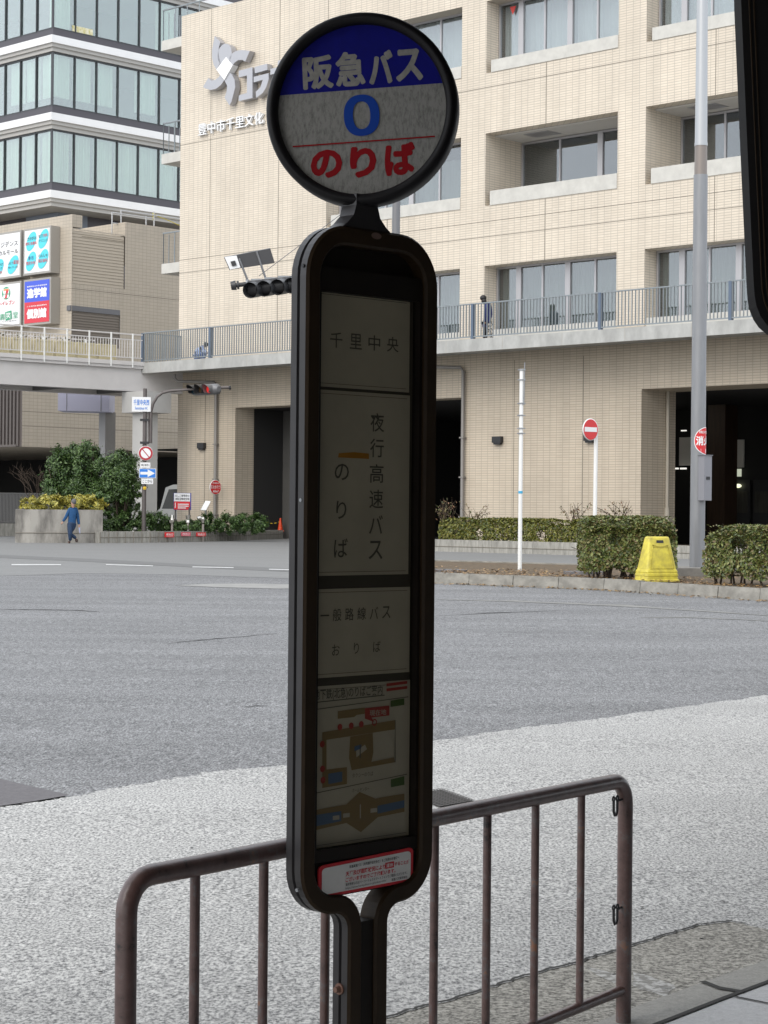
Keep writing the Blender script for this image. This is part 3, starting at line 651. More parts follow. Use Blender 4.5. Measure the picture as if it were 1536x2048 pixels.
# dark undercroft behind, with a paler corner
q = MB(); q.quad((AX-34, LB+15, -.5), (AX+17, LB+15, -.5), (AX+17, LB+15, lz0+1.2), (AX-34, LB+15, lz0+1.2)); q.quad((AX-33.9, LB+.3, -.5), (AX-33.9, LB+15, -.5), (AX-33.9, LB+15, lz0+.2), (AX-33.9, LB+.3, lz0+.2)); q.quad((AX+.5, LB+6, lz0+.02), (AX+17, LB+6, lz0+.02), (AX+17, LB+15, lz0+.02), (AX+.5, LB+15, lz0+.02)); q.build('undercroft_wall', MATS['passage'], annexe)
# signboards on the front
def signboard(label, uv, paint, fr=.10, name='signboard'):
    b = AB-.55; (u0, u1, vt, vb) = uv
    x0, x1 = hb(u0, vt, b).x, hb(u1, vt, b).x; um = (u0+u1)/2; z1, z0 = hb(um, vt, b).z, hb(um, vb, b).z
    T = GThing(name, label, 'signboard', (x0+x1)/2, b, z0, 'shop signboards on the annexe')
    q = MB(); q.box((x0-fr, b, z0-fr), (x1+fr, b+.54, z1+fr)); q.build('case', mat('sign_case', (.36, .34, .31), .5, metal=.2), T)
    q = MB(); q.quad((x0, b-.006, z0), (x1, b-.006, z0), (x1, b-.006, z1), (x0, b-.006, z1)); f = q.build('sign_face', mat('sign_white', (.80, .80, .80), .35), T)
    def at(s, t): return (x0+(x1-x0)*s, b-.012, z1-(z1-z0)*t)
    W, Hh = x1-x0, z1-z0; k = [0]
    def put(mm, body=None, s=.5, t=.5, w_=None, h_=None, bold=.0, disc=None, quad=None, lift=0, nm='lettering', ring=None):
        k[0] += 1; q = MB(); ll = .003*k[0]
        c = Vector(at(s, t)) + Vector((0, -ll, 0))
        if body and bold > .05: q.text(body, c, (1, 0, 0), (0, 0, 1), w_*W, h_*Hh, nd=(0, -1, 0), fat=.028)
        elif body: q.text(body, c, (1, 0, 0), (0, 0, 1), w_*W if w_ else None, h_*Hh if h_ else None, bold=bold*.4, nd=(0, -1, 0))
        elif disc: q.disc(c, Vector((1, 0, disc[2])).normalized(), Vector((-disc[2]*0, 0, 1)), disc[0]*W, 32, disc[1]*Hh)
        elif quad: q.poly([Vector(at(*p)) + Vector((0, -ll, 0)) for p in quad])
        q.build(nm, mm, (T, f))
    paint(put); return T
red = mat('sign_red', (.62, .03, .05), .4); blue = mat('sign_blue', (.05, .10, .62), .4); cyan = mat('sign_cyan', (.08, .62, .72), .4); ink = mat('sign_ink', (.06, .06, .07), .5); green = mat('sign_green', (.04, .33, .17), .4); swhite = mat('sign_letter_white', (.82, .82, .82), .4); orange = mat('sign_orange', (.8, .25, .03), .4); navy = mat('sign_navy', (.03, .04, .2), .4)
def four(put):
    for i, (s, t) in enumerate(((.27, .26), (.76, .24), (.27, .73), (.76, .71))):
        put(cyan, s=s, t=t, disc=(.225, .205, .45), nm='oval')
    for body, s, t, w_, mm in (("さかがみ", .29, .19, .36, ink), ("眼科 皮膚科", .27, .31, .44, red), ("松下", .66, .17, .17, ink), ("内科", .85, .165, .17, red), ("クリニック", .76, .28, .36, ink), ("泰 日", .27, .65, .2, navy), ("整形外科", .27, .77, .36, red), ("れんしゃ", .76, .63, .36, ink), ("矯正歯科", .76, .75, .36, red)):
        put(mm, body, s, t, w_, None, .015)
def mall(put):
    put(ink, "千里レジデンス", .30, .24, 1.25, .13, .02); put(ink, "メディカルモール", .30, .43, 1.28, .12, .02)
    for s, t in ((.14, .78), (.74, .74)): put(cyan, s=s, t=t, disc=(.24, .19, .45), nm='oval')
    for body, s, t, w_, mm in (("まゆRENT", .14, .70, .4, ink), ("クリニック", .12, .79, .36, ink), ("耳鼻咽喉科", .1, .88, .4, red), ("みどり", .66, .70, .2, ink), ("薬局", .87, .69, .2, red), ("千里レジデンス店", .74, .80, .4, ink)): put(mm, body, s, t, w_, None, .01)
def shops(put):
    put(green, s=.45, t=.21, disc=(.17, .155, 0), nm='logo'); put(swhite, s=.45, t=.225, quad=((.32, .1), (.58, .1), (.56, .33), (.34, .33)), nm='logo')
    put(orange, s=.4, t=.1, quad=((.35, .11), (.56, .11), (.56, .145), (.35, .145)), nm='logo'); put(red, s=.5, t=.2, quad=((.45, .145), (.56, .145), (.50, .25), (.48, .34), (.40, .34), (.43, .25)), nm='logo'); put(green, "ELEVEn", .46, .235, .26, .035, .02)
    put(red, "セブン-イレブン", .33, .45, .95, .11, .03)
    put(green, s=.58, t=.77, quad=((.43, .68), (.68, .65), (.70, .86), (.45, .89)), nm='logo'); put(green, "＋ 壽", .17, .79, .5, .16, .0); put(swhite, "笑", .565, .77, .2, .15, .02); put(green, "堂", .85, .77, .2, .16, .0)
    put(ink, "はりきゅう整骨院", .5, .91, .8, .03)
def school(put):
    put(blue, quad=((0, 0), (1, 0), (1, .5), (0, .5)), nm='upper_panel'); put(red, quad=((0, .5), (1, .5), (1, 1), (0, 1)), nm='lower_panel')
    put(swhite, "難関国私立中学受験指導", .5, .125, .8, .035, .03); put(swhite, "進学館", .5, .29, .80, .24, .055); put(swhite, "小 中 高対象 個別指導専門", .5, .60, .8, .035, .03); put(swhite, "個別館", .5, .78, .80, .24, .055)
signboard('white signboard with four cyan ovals naming clinics', (50, 99.5, 459, 544), four)
signboard('white signboard with two lines of black lettering above two cyan ovals', (-9, 40, 468, 553), mall)
signboard('white signboard with a green oval numeral logo and red lettering', (-9, 40, 569, 650), shops)
signboard('signboard half blue and half red with large white characters', (50, 99.5, 561, 645), school)

# ---------------------------------------------------------------- glass tower behind
TX = ha(105, 200, -88).x; TA = -88.0
tc_ = ha(105, 228, TA); TB = tc_.y
tower = GThing('glass_tower', 'dark framed glass office tower with white floor bands behind the annexe', 'building', TA, TB, 0)
def tz(v): return ha(105, v, TA).z
FL = tz(75)-tz(230)
b_edges = [ha(u, 200, TA).y for u in (105, 149.5, 191, 233, 275, 315, 359)]; stp = (b_edges[-1]-b_edges[0])/6
a_edges = [hb(u, 200, TB).x for u in (104, 71, 40, 11, -20, -50)]
base = tz(397)
for k in range(-0, 4):
    z0 = base + k*FL
    q = MB(); o = .32
    q.box((TA-40, TB-o, z0), (TA+o, TB+30, z0+tz(382)-tz(397))); q.build('floor_band', MATS['white_band'], tower)
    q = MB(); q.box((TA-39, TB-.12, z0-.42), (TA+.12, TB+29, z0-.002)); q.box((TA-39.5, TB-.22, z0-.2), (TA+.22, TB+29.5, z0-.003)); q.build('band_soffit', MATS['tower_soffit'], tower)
    zs = z0+tz(382)-tz(397); zg = z0+tz(366)-tz(397); zt = z0+FL-.42
    q = MB(); q.box((TA-38, TB-.02, zs+.002), (TA+.02, TB+28, zg)); q.build('spandrel', MATS['spandrel'], tower)
    q = MB(); q.box((TA-38, TB+4.5, zg), (TA-4.5, TB+28, zt)); q.build('core', MATS['room_grey'], tower)
    q = MB(); q.box((TA-38, TB+.3, zt-.05), (TA-.3, TB+28, zt)); q.build('ceiling', mat('tower_ceiling', (.5, .52, .5), .8), tower)
    def bay(face, x0, x1, i):
        q = MB(); e = .032
        if face == 'r': q.box((TA-.12, x0-e, zg), (TA+.05, x0+e, zt)); q.box((TA-.1, x0+e, zt-.09), (TA+.03, x1-e, zt)); q.box((TA-.1, x0+e, zg), (TA+.03, x1-e, zg+.07))
        else: q.box((x0-e, TB-.05, zg), (x0+e, TB+.12, zt)); q.box((x0+e, TB-.03, zt-.09), (x1-e, TB+.1, zt)); q.box((x0+e, TB-.03, zg), (x1-e, TB+.1, zg+.07))
        wo = q.build('window', MATS['mullion'], tower)
        q = MB()
        if face == 'r': q.box((TA-.05, x0+e, zg+.07), (TA-.03, x1-e, zt-.09))
        else: q.box((x0+e, TB+.03, zg+.07), (x1-e, TB+.05, zt-.09))
        q.build('pane', MATS['pane_tower'], (tower, wo))
        full = (k == 0) or (k == 1 and i in (0, 1, 2, 4)) or (k == 2 and i in (0, 5) and face == 'r') or (k == 3 and i % 2 == 0)
        if full:
            q = MB(); n = 22; top = zt-.12; bot = zg+.08 if k != 1 else zg+.6
            for s in range(n):
                t0, t1 = x0+.06+(x1-x0-.12)*s/n, x0+.06+(x1-x0-.12)*(s+1)/n
                w0, w1 = .09*math.sin(s*1.9+i), .09*math.sin((s+1)*1.9+i)
                if face == 'r': q.quad((TA-.4+w0, t0, bot), (TA-.4+w1, t1, bot), (TA-.4+w1, t1, top), (TA-.4+w0, t0, top))
                else: q.quad((t0, TB+.4+w0, bot), (t1, TB+.4+w1, bot), (t1, TB+.4+w1, top), (t0, TB+.4+w0, top))
            q.build('curtain', MATS['tower_curtain' if k == 0 else 'pale_curtain'], (tower, wo))
    for i in range(8): bay('r', b_edges[0]+stp*i, b_edges[0]+stp*(i+1), i)
    sa = (a_edges[0]-a_edges[-1])/5
    for i in range(6): bay('l', a_edges[0]-sa*(i+1), a_edges[0]-sa*i, i)
# setback storey under the lowest band
q = MB(); q.box((TA-38, TB+1.6, base-6), (TA-1.6, TB+28, base-.42)); q.build('setback_storey', MATS['spandrel'], tower)
u_ = ha(55, 430, TA-1.6); a1_ = hb(55, 430, TB+1.6).x; b1_ = ha(173, 430, TA-1.6).y
q = MB(); q.box((a1_, TB+1.5, base-6), (TA-1.5, TB+1.62, base-.43)); q.box((TA-1.62, TB+1.6, base-6), (TA-1.5, b1_, base-.43)); q.build('corner_panel', MATS['tower_base'], tower)
q = MB(); q.box((TA-40, TB-.4, base+4*FL), (TA+.4, TB+30, base+4*FL+.5)); q.build('roof', MATS['white_band'], tower)
# a poster in one window
p = ha(165, 65, TA-.02); q = MB(); q.box((TA-.015, p.y-.7, p.z-.28), (TA-.005, p.y+.7, p.z+.28)); q.build('poster', mat('poster', (.75, .72, .62), .5, noise=.6, scale=5, dark=(.5, .45, .15)), tower)
# ---------------------------------------------------------------- bus terminal canopy over the waiting area (behind and above the camera)
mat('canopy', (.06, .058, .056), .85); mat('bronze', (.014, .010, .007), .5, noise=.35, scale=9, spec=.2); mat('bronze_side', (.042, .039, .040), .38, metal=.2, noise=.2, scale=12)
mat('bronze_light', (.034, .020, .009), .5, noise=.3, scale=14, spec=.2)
KD = (gnd(1401, 1975) - gnd(900, 2180)).normalized(); KN = Vector((-KD.y, KD.x, 0))      # along the kerb, and out towards the square
kp = gnd(1200, 2040)
def kq(s, t, z): p = kp + KD*s + KN*t; return Vector((p.x, p.y, z))
can = WThing('terminal_canopy', 'dark flat canopy roof over the bus stop pavement with a rear wall', 'canopy', kq(0, -12, 0))
ed = .25
q = MB(); q.hexa([kq(-16, -15, 3.75), kq(22, -15, 3.75), kq(22, ed, 3.75), kq(-16, ed, 3.75), kq(-16, -15, 4.3), kq(22, -15, 4.3), kq(22, ed, 4.3), kq(-16, ed, 4.3)]); q.build('roof', MATS['canopy'], can)
q = MB(); q.hexa([kq(-16, -15, -.1), kq(22, -15, -.1), kq(22, -14.6, -.1), kq(-16, -14.6, -.1), kq(-16, -15, 3.74), kq(22, -15, 3.74), kq(22, -14.6, 3.74), kq(-16, -14.6, 3.74)]); q.build('rear_wall', MATS['canopy'], can)

# ---------------------------------------------------------------- the bus stop
BY = 4.75; _p = atY(731, 1027, BY); BD = Vector((.715, .699, 0)); BN = Vector((.699, -.715, 0))   # along the board, and out of its face
BROT = math.atan2(BD.y, BD.x); BO = Vector((_p.x, BY, 0))
stop = Thing('bus_stop_sign', 'dark bus stop with a round blue and white head above a tall glazed board', 'bus stop sign', (BO.x, BO.y, gz(BY)), BROT)
zo = gz(BY)
def bs(u, v, c=0.0):
    """pixel -> (w, y=c, z) in the board's own axes"""
    d = ray(u, v); q = BO - BN*c; t = ((q-CAMP).dot(BN))/d.dot(BN); p = CAMP + d*t; return Vector(((p-BO).dot(BD), c, p.z-zo))
CW = (bs(876, 800).x + bs(613, 800).x)/2; HW = (bs(876, 800).x - bs(613, 800).x)/2
BT = .062; bw_ = .045
zt_o = bs(745, 459).z; zb_o = bs(735, 1817).z
def arc(cx, cz, r, a0, a1, n=8): return [(cx + r*math.cos(R(a0+(a1-a0)*i/n)), cz + r*math.sin(R(a0+(a1-a0)*i/n))) for i in range(n+1)]
hw = HW - bw_/2; pw = .0435; zc = zb_o + bw_/2; rr = .088; rs = hw-rr-pw
left = [(-pw, -.02), (-pw, zc-rs)] + arc(-pw-rs, zc-rs, rs, 0, 90, 8)[1:] + arc(-hw+rr, zc+rr, rr, 270, 180, 8) + arc(-hw+.105, zt_o-bw_/2-.105, .105, 180, 90, 10) + [(0, zt_o-bw_/2)]
def sweep(mb, path, side):
    """bar of the board frame: a chamfered section with a groove along its outer edge"""
    h = bw_/2; c = .006
    prof = [(-h, c), (-h+c, 0), (h-c, 0), (h, c), (h, BT*.42), (h-.006, BT*.46), (h-.006, BT*.54), (h, BT*.58), (h, BT-c), (h-c, BT), (-h+c, BT), (-h, BT-c)]
    n = len(prof); vs = []
    for i, (x, z) in enumerate(path):
        a = path[max(i-1, 0)]; b = path[min(i+1, len(path)-1)]; tx, tz_ = b[0]-a[0], b[1]-a[1]; l = math.hypot(tx, tz_); nx, nz = -tz_/l, tx/l     # left of travel = outside
        for s_, d in prof: vs.append((CW + side*(x + nx*s_), d, z + nz*s_))
    fs = []
    for i in range(len(path)-1):
        for k in range(n): fs.append((i*n+k, i*n+(k+1) % n, (i+1)*n+(k+1) % n, (i+1)*n+k))
    if side < 0: fs = [f[::-1] for f in fs]
    base = len(mb.v); mb.add(vs, fs, False)
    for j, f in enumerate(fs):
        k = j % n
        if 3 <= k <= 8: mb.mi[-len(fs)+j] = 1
    return mb
q = MB(); sweep(q, left, 1); sweep(q, left, -1)
q.build('frame', [MATS['bronze_light'], MATS['bronze_side']], stop)
q = MB(); q.box((CW-pw+bw_/2+.001, .008, -.02), (CW+pw-bw_/2-.001, BT-.008, zc-rs+.012)); q.build('post_plate', MATS['bronze'], stop)
wz1 = bs(735, 593, .024).z; wz0 = bs(735, 1684, .024).z; wl0 = bs(636, 700, .024).x; wr0 = bs(832, 700, .024).x
iw = HW-bw_-.0005
# back board and the surround of the window
zfL, zfR = bs(636, 1798, .008).z-.004, bs(822, 1763, .008).z-.004
q = MB(); q.prism([(CW+x, .036, z) for x, z in [(-iw, zfL)] + [(-iw, zt_o-.14)] + arc(-iw+.075, zt_o-bw_-.076, .075, 180, 90, 6) + arc(iw-.075, zt_o-bw_-.076, .075, 90, 0, 6) + [(iw, zfR)]], (0, .018, 0))
q.build('back_board', MATS['bronze'], stop)
q = MB(); y0, y1 = .012, .0355
q.box((CW-iw, y0, wz1), (CW+iw, y1, wz1+.055)); q.box((CW-iw, y0+.003, wz1+.058), (CW+iw, y1, zt_o-.14)); q.box((CW-iw, y0, wz0-.03), (CW+iw, y1, wz0)); q.prism([(CW-iw, y0+.004, zfL), (CW+iw, y0+.004, zfR), (CW+iw, y0+.004, wz0-.033), (CW-iw, y0+.004, wz0-.033)], (0, y1-y0-.004, 0))
q.box((CW-iw, y0, wz0), (wl0-.001, y1, wz1)); q.box((wr0+.001, y0, wz0), (wr0+.018, y1, wz1)); q.box((wr0+.020, y0+.006, wz0), (CW+iw, y1, wz1))
q.build('window_surround', MATS['bronze'], stop)
# pages behind the glass
mat('page', (.60, .56, .47), .8, noise=.16, scale=5); mat('page_ink', (.12, .115, .10), .8); mat('page_gap', (.07, .062, .05), .8); mat('page_tape', (.50, .22, .02), .6); mat('page_red', (.42, .05, .04), .7); mat('page_blue', (.10, .17, .30), .7); mat('page_tan', (.27, .19, .085), .8); mat('page_green', (.07, .13, .03), .7)
PY = .0345
def page(name, v0, v1, tilt=0, ul=634, ur=826, vr=None):
    zl1, zl0 = bs(ul, v0, PY).z, bs(ul, v1, PY).z; q = MB()
    q.quad((wl0, PY, zl0), (bs(ur, v0, PY).x, PY, zl0+tilt), (bs(ur, v0, PY).x, PY, zl1+tilt), (wl0, PY, zl1)); return q.build(name, MATS['page'], stop)
q = MB(); q.quad((wl0, .0352, wz0), (wr0, .0352, wz0), (wr0, .0352, wz1), (wl0, .0352, wz1)); q.build('page_backing', MATS['page_gap'], stop)
zz = lambda v: bs(730, v, PY).z
def page2(v0, v1, lab=None):
    q = MB(); x1 = bs(820, v0, PY).x; q.quad((wl0, PY, zz(v1)), (x1, PY, zz(v1)), (x1, PY, zz(v0)), (wl0, PY, zz(v0))); o = q.build('notice_page', MATS['page'], stop)
    q = MB()
    for v in (v0+7, v1-7): q.box((wl0, PY-.0006, zz(v)-.0006), (x1-.01, PY-.0004, zz(v)+.0006))
    q.build('rule_line', MATS['page_ink'], (stop, o))
    if lab: o['label'] = lab
    return o
def ptxt(o, body, u, v, h, w=None, mm='page_ink', bold=.0, lift=.0012):
    c = bs(u, v, PY); q = MB(); q.text(body, (c.x, PY-lift, c.z), (1, 0, 0), (0, 0, 1), w, h, bold=bold, nd=(0, -1, 0)); q.build('lettering', MATS[mm], (stop, o))
K = 1/836.0
p1_ = page2(590, 779, 'page headed with four spaced characters'); 
for ch, u, v in (("千", 672, 680), ("里", 711, 683), ("中", 748, 686), ("央", 785, 689)): ptxt(p1_, ch, u, v, 31*K, 24*K/.72, bold=.006)
p2_ = page2(785, 1150, 'page with two upright columns of characters and a strip of tape')
for i, ch in enumerate("夜行高速バス"): ptxt(p2_, ch, 754-.7*i, 845+51*i, 38*K, 28*K/.72, bold=.006)
for i, ch in enumerate("のりば"): ptxt(p2_, ch, 683-1*i, 944+76*i, (33, 36, 38)[i]*K, (28, 20, 27)[i]*K/.72, bold=.006)
c = bs(707, 911, PY); q = MB(); q.poly([(c.x+x, PY-.0015, c.z+z) for x, z in ((-.052, -.006), (.05, -.007), (.05, .006), (.0, .008), (-.05, .004))]); q.build('tape', MATS['page_tape'], (stop, p2_))
p3_ = page2(1176, 1350, 'page with two lines of small characters')
for i, ch in enumerate("一般路線バス"): ptxt(p3_, ch, 649+24.6*i, 1231-1.3*i, (3 if i == 0 else 25)*K, 17*K/.72, bold=.004)
for i, ch in enumerate("おりば"): ptxt(p3_, ch, 671+41*i, 1300-3.5*i, 22*K, (15, 10, 15)[i]*K/.72, bold=.004)
p4_ = page2(1366, 1684, 'page with a plan of the station and its bus bays')
def pq(o, pts, mm, lift=.0012, nm='plan_area'):
    q = MB(); q.poly([(bs(u, v, PY).x, PY-lift, bs(u, v, PY).z) for u, v in pts][::1]); q.build(nm, MATS[mm], (stop, o))
def mp(x, y): return (560+x*.2638, 1320+y*.2638)          # from the enlarged crop of the plan
ptxt(p4_, "地下鉄(北急)のりばご案内", 697, 1386, 24*K, 136*K/.72, bold=.012)
pq(p4_, [mp(262, 318), mp(790, 262), mp(790, 270), mp(262, 326)], 'page_ink'); pq(p4_, [mp(262, 372), mp(970, 276), mp(970, 282), mp(262, 379)], 'page_ink')
for i in range(2): pq(p4_, [mp(805, 178+i*38), mp(962, 158+i*38), mp(962, 180+i*38), mp(805, 200+i*38)], 'page_red')
pq(p4_, [mp(836, 308), mp(940, 290), mp(940, 340), mp(836, 356)], 'page_green'); pq(p4_, [mp(838, 905), mp(940, 880), mp(940, 945), mp(838, 965)], 'page_green')
pq(p4_, [mp(435, 388), mp(640, 362), mp(640, 408), mp(580, 416), mp(560, 432), mp(435, 446)], 'page_tan')
pq(p4_, [mp(640, 366), mp(826, 345), mp(826, 420), mp(690, 436), mp(712, 470), mp(640, 444)], 'page_red', .0016); ptxt(p4_, "現在地", *mp(738, 398), 12*K, 34*K/.72, 'page', .01, .0022)
pq(p4_, [mp(318, 548), mp(872, 455), mp(872, 525), mp(350, 605), mp(350, 830), mp(505, 812), mp(505, 940), mp(318, 970)], 'page_tan', .0012)
pq(p4_, [mp(530, 580), mp(700, 552), mp(705, 700), mp(690, 772), mp(862, 738), mp(868, 775), mp(540, 835), mp(520, 740)], 'page_tan', .0014)
pq(p4_, [mp(868, 455), mp(872, 455), mp(872, 775), mp(866, 775)], 'page_ink', .0018)
for x, y in ((450, 508), (536, 498), (612, 487), (316, 638), (318, 825), (322, 910)):
    u, v = mp(x, y); c = bs(u, v, PY); q = MB(); q.disc((c.x, PY-.002, c.z), (1, 0, 0), (0, 0, 1), .0078, 16); q.build('bay_dot', MATS['page_red'], (stop, p4_))
u, v = mp(712, 472); c = bs(u, v, PY); q = MB(); q.lathe([(.0055, 0), (.0085, 0)], (c.x, PY-.002, c.z), (1, 0, 0), (0, 0, 1), (0, -1, 0), 20); q.build('bay_ring', MATS['page_red'], (stop, p4_))
pq(p4_, [mp(572, 690), mp(640, 640), mp(655, 675), mp(575, 738)], 'page', .002); pq(p4_, [mp(560, 655), mp(612, 640), mp(610, 670), mp(560, 690)], 'page_blue', .0024); pq(p4_, [mp(598, 640), mp(606, 638), mp(606, 742), mp(598, 744)], 'page_ink', .0027)
pq(p4_, [mp(362, 862), mp(468, 845), mp(468, 920), mp(362, 940)], 'page_blue', .002); ptxt(p4_, "タクシーのりば", *mp(625, 868), 9*K, 42*K/.72)
pq(p4_, [mp(256, 1008), mp(960, 862), mp(960, 868), mp(256, 1015)], 'page_ink'); ptxt(p4_, "ホームセンター", *mp(610, 982), 8*K, 34*K/.72)
pq(p4_, [mp(256, 1138), mp(500, 1095), mp(600, 1000), mp(720, 1050), mp(940, 1012), mp(940, 1150), mp(740, 1190), mp(610, 1305), mp(500, 1235), mp(256, 1292)], 'page_tan', .0014)
pq(p4_, [mp(262, 1175), mp(460, 1145), mp(460, 1220), mp(262, 1262)], 'page_blue', .002); pq(p4_, [mp(735, 1105), mp(938, 1062), mp(938, 1118), mp(735, 1165)], 'page_blue', .002)
for x, y in ((420, 1196), (498, 1178), (706, 1140)): pq(p4_, [mp(x-25, y-14), mp(x+25, y-20), mp(x+25, y+12), mp(x-25, y+18)], 'page', .0024)
pq(p4_, [mp(600, 1095), mp(608, 1093), mp(608, 1198), mp(600, 1200)], 'page', .0024)
q = MB(); q.quad((wl0-.001, .028, wz0-.001), (wr0+.001, .028, wz0-.001), (wr0+.001, .028, wz1+.001), (wl0-.001, .028, wz1+.001)); q.build('window_glass', MATS['pane_sign'], stop)
# notice sticker at the foot of the board
st = [bs(*p, .008) for p in ((638, 1733), (827, 1694), (822, 1763), (636, 1798))]
sx0, sx1 = st[0].x, st[1].x; sc_ = lambda s, t, l: Vector((sx0+(sx1-sx0)*s, .009-l, (st[0].z*(1-s)+st[1].z*s)*(1-t) + (st[3].z*(1-s)+st[2].z*s)*t))
def rrect(s0, t0, s1, t1, rs_, rt, l):
    P = []
    for (cs, ct, a0) in ((s1-rs_, t0+rt, 0), (s0+rs_, t0+rt, 90), (s0+rs_, t1-rt, 180), (s1-rs_, t1-rt, 270)):
        for k in range(6): a = R(a0+18*k); P.append(sc_(cs+rs_*math.cos(a), ct-rt*math.sin(a), l))
    return P[::-1] if False else P
mat('sticker_red', (.60, .02, .03), .4); mat('sticker_white', (.74, .73, .70), .45, noise=.06, scale=30); mat('sticker_ink', (.04, .04, .04), .6)
q = MB(); q.prism(rrect(0, 0, 1, 1, .05, .13, 0), (0, .004, 0)); so = q.build('notice_sticker', MATS['sticker_red'], stop, 'red edged white notice sticker')
q = MB(); q.poly(rrect(.03, .09, .97, .91, .04, .11, .0012)); q.build('sticker_face', MATS['sticker_white'], (stop, so))
sxd = (sc_(1, .5, 0)-sc_(0, .5, 0)).normalized()
def stx(body, s0, s1, t, h, mm='sticker_ink', bold=.0):
    q = MB(); q.text(body, sc_((s0+s1)/2, t, .0024), sxd, (0, 0, 1), (sx1-sx0)*(s1-s0), h*(st[0].z-st[3].z), bold=bold, nd=(0, -1, 0)); q.build('lettering', MATS[mm], (stop, so))
stx("阪急高速バス（共同運行会社含む）をご利用のお客様へ", .31, .84, .205, .10, bold=.015); stx("天候及び道路状況により", .27, .69, .40, .15, 'sticker_red', .02); stx("することが", .79, .95, .39, .13, 'sticker_red', .02)
q = MB(); q.poly([sc_(s, t, .002) for s, t in ((.69, .30), (.785, .30), (.785, .48), (.69, .48))]); q.build('highlight', MATS['sticker_red'], (stop, so)); stx("運休", .70, .775, .39, .13, 'sticker_white', .01)
stx("ございますのでご了承願います。", .27, .80, .575, .14, 'sticker_red', .02); stx("運休情報は左記バーコードよりスマートフォンでご確認いただけます。", .27, .93, .715, .09, bold=.008); stx("https://www.hankyubus.co.jp/unkou-info/", .27, .70, .835, .085); stx("阪急バス株式会社", .76, .93, .835, .085, bold=.01)
# neck
tw = .036; nk = [(-.036, zt_o+.082), (-.036, zt_o+.055), (-.044, zt_o+.030), (-.064, zt_o+.010), (-.085, zt_o-.004), (.085, zt_o-.004), (.064, zt_o+.010), (.044, zt_o+.030), (.036, zt_o+.055), (.036, zt_o+.082)]
nc = bs(738, 430).x
q = MB(); q.prism([(nc+x, .006, z) for x, z in nk], (0, .05, 0)); q.build('neck', [MATS['bronze_side']], stop)
c = bs(752, 472); q = MB(); q.disc((c.x, -.0015, c.z), (1, 0, 0), (0, 0, 1), .017, 20, .008); q.build('maker_plate', mat('plate_copper', (.16, .10, .08), .5), stop)
# bolt and rivets on the left side
p = bs(690, 1984); q = MB(); q.cyl((CW-pw-bw_/2, BT*.5, p.z), (CW-pw-bw_/2-.016, BT*.5, p.z), .009, .007, 12); q.cyl((CW-pw-bw_/2, BT*.5, p.z), (CW-pw-bw_/2-.004, BT*.5, p.z), .014, .014, 12); q.build('bolt', mat('bolt_rust', (.19, .10, .07), .6), stop)
for v in (528, 1783, 1000):
    z = bs(600, v).z; q = MB(); q.cyl((CW-HW+.004, BT*.27, z), (CW-HW-.0015, BT*.27, z), .0045, .0045, 10); q.build('rivet', MATS['black_metal'] if v == 528 else MATS['grey_metal'], stop)
# round head
DC = atY(725.5, 222, BY+.02); yaw = R(8); ip = R(3.15); dx = Vector((math.cos(yaw), -math.sin(yaw), 0)); 
X_ = (dx*math.cos(ip) + Vector((0, 0, 1))*math.sin(ip)); Z_ = (Vector((0, 0, 1))*math.cos(ip) - dx*math.sin(ip)); N_ = X_.cross(Z_)   # N_ points at the viewer
MI = stop.mw.inverted(); loc = lambda p: MI @ p; vec = lambda v: MI.to_3x3() @ v
dc, X_, Z_, N_ = loc(DC), vec(X_), vec(Z_), vec(N_)
U_ = 1/3.2/FPX*(BY+.02); fr_ = 541*U_; ro_ = 193/FPX*(BY+.02)
q = MB(); q.lathe([(0, -.045), (ro_-.02, -.045), (ro_-.004, -.036), (ro_, -.02), (ro_, .022), (ro_-.004, .034), (ro_-.012, .040), (fr_+.012, .040), (fr_+.002, .034), (fr_, .016)], dc, X_, Z_, N_, 72); rim = q.build('head_rim', mat('rim_black', (.008, .007, .008), .5, spec=.25), stop)
def dk(p, q_, l): return dc + X_*(p*U_) + Z_*(q_*U_) + N_*l
M = bpy.data.materials.new('head_white'); M.use_nodes = True; N = M.node_tree.nodes; L = M.node_tree.links; b = N["Principled BSDF"]; b.inputs['Roughness'].default_value = .6; b.inputs['Specular IOR Level'].default_value = .15
t = N.new("ShaderNodeTexCoord"); mp_ = N.new("ShaderNodeMapping"); mp_.inputs['Rotation'].default_value = (0, R(35), 0); mp_.inputs['Scale'].default_value = (1, 1, .38); L.new(t.outputs['Object'], mp_.inputs[0])
n = N.new("ShaderNodeTexNoise"); n.inputs['Scale'].default_value = 130; n.inputs['Detail'].default_value = 8; n.inputs['Roughness'].default_value = .75; L.new(mp_.outputs[0], n.inputs['Vector'])
r = N.new("ShaderNodeValToRGB"); r.color_ramp.elements[0].position = .32; r.color_ramp.elements[1].position = .54; r.color_ramp.elements[0].color = (.12, .117, .107, 1); r.color_ramp.elements[1].color = (.25, .245, .228, 1)
L.new(n.outputs['Fac'], r.inputs[0]); L.new(r.outputs[0], b.inputs['Base Color']); MATS['head_white'] = M
def chord(y, up):
    a0 = math.asin(y/541.0); n_ = 40
    aa = [a0+(math.pi-2*a0)*i/n_ for i in range(n_+1)] if up else [math.pi-a0+(math.pi+2*a0)*i/n_ for i in range(n_+1)]
    return [dk(541*math.cos(a), 541*math.sin(a), .0165) for a in aa]
q = MB(); q.poly(chord(130, False)); q.build('head_face', MATS['head_white'], stop, 'grimy white lower face')
q = MB(); q.poly(chord(130, True)); q.build('head_band', mat('head_blue', (.003, .004, .17), .5, noise=.2, scale=40, spec=.12), stop, 'deep blue upper face')
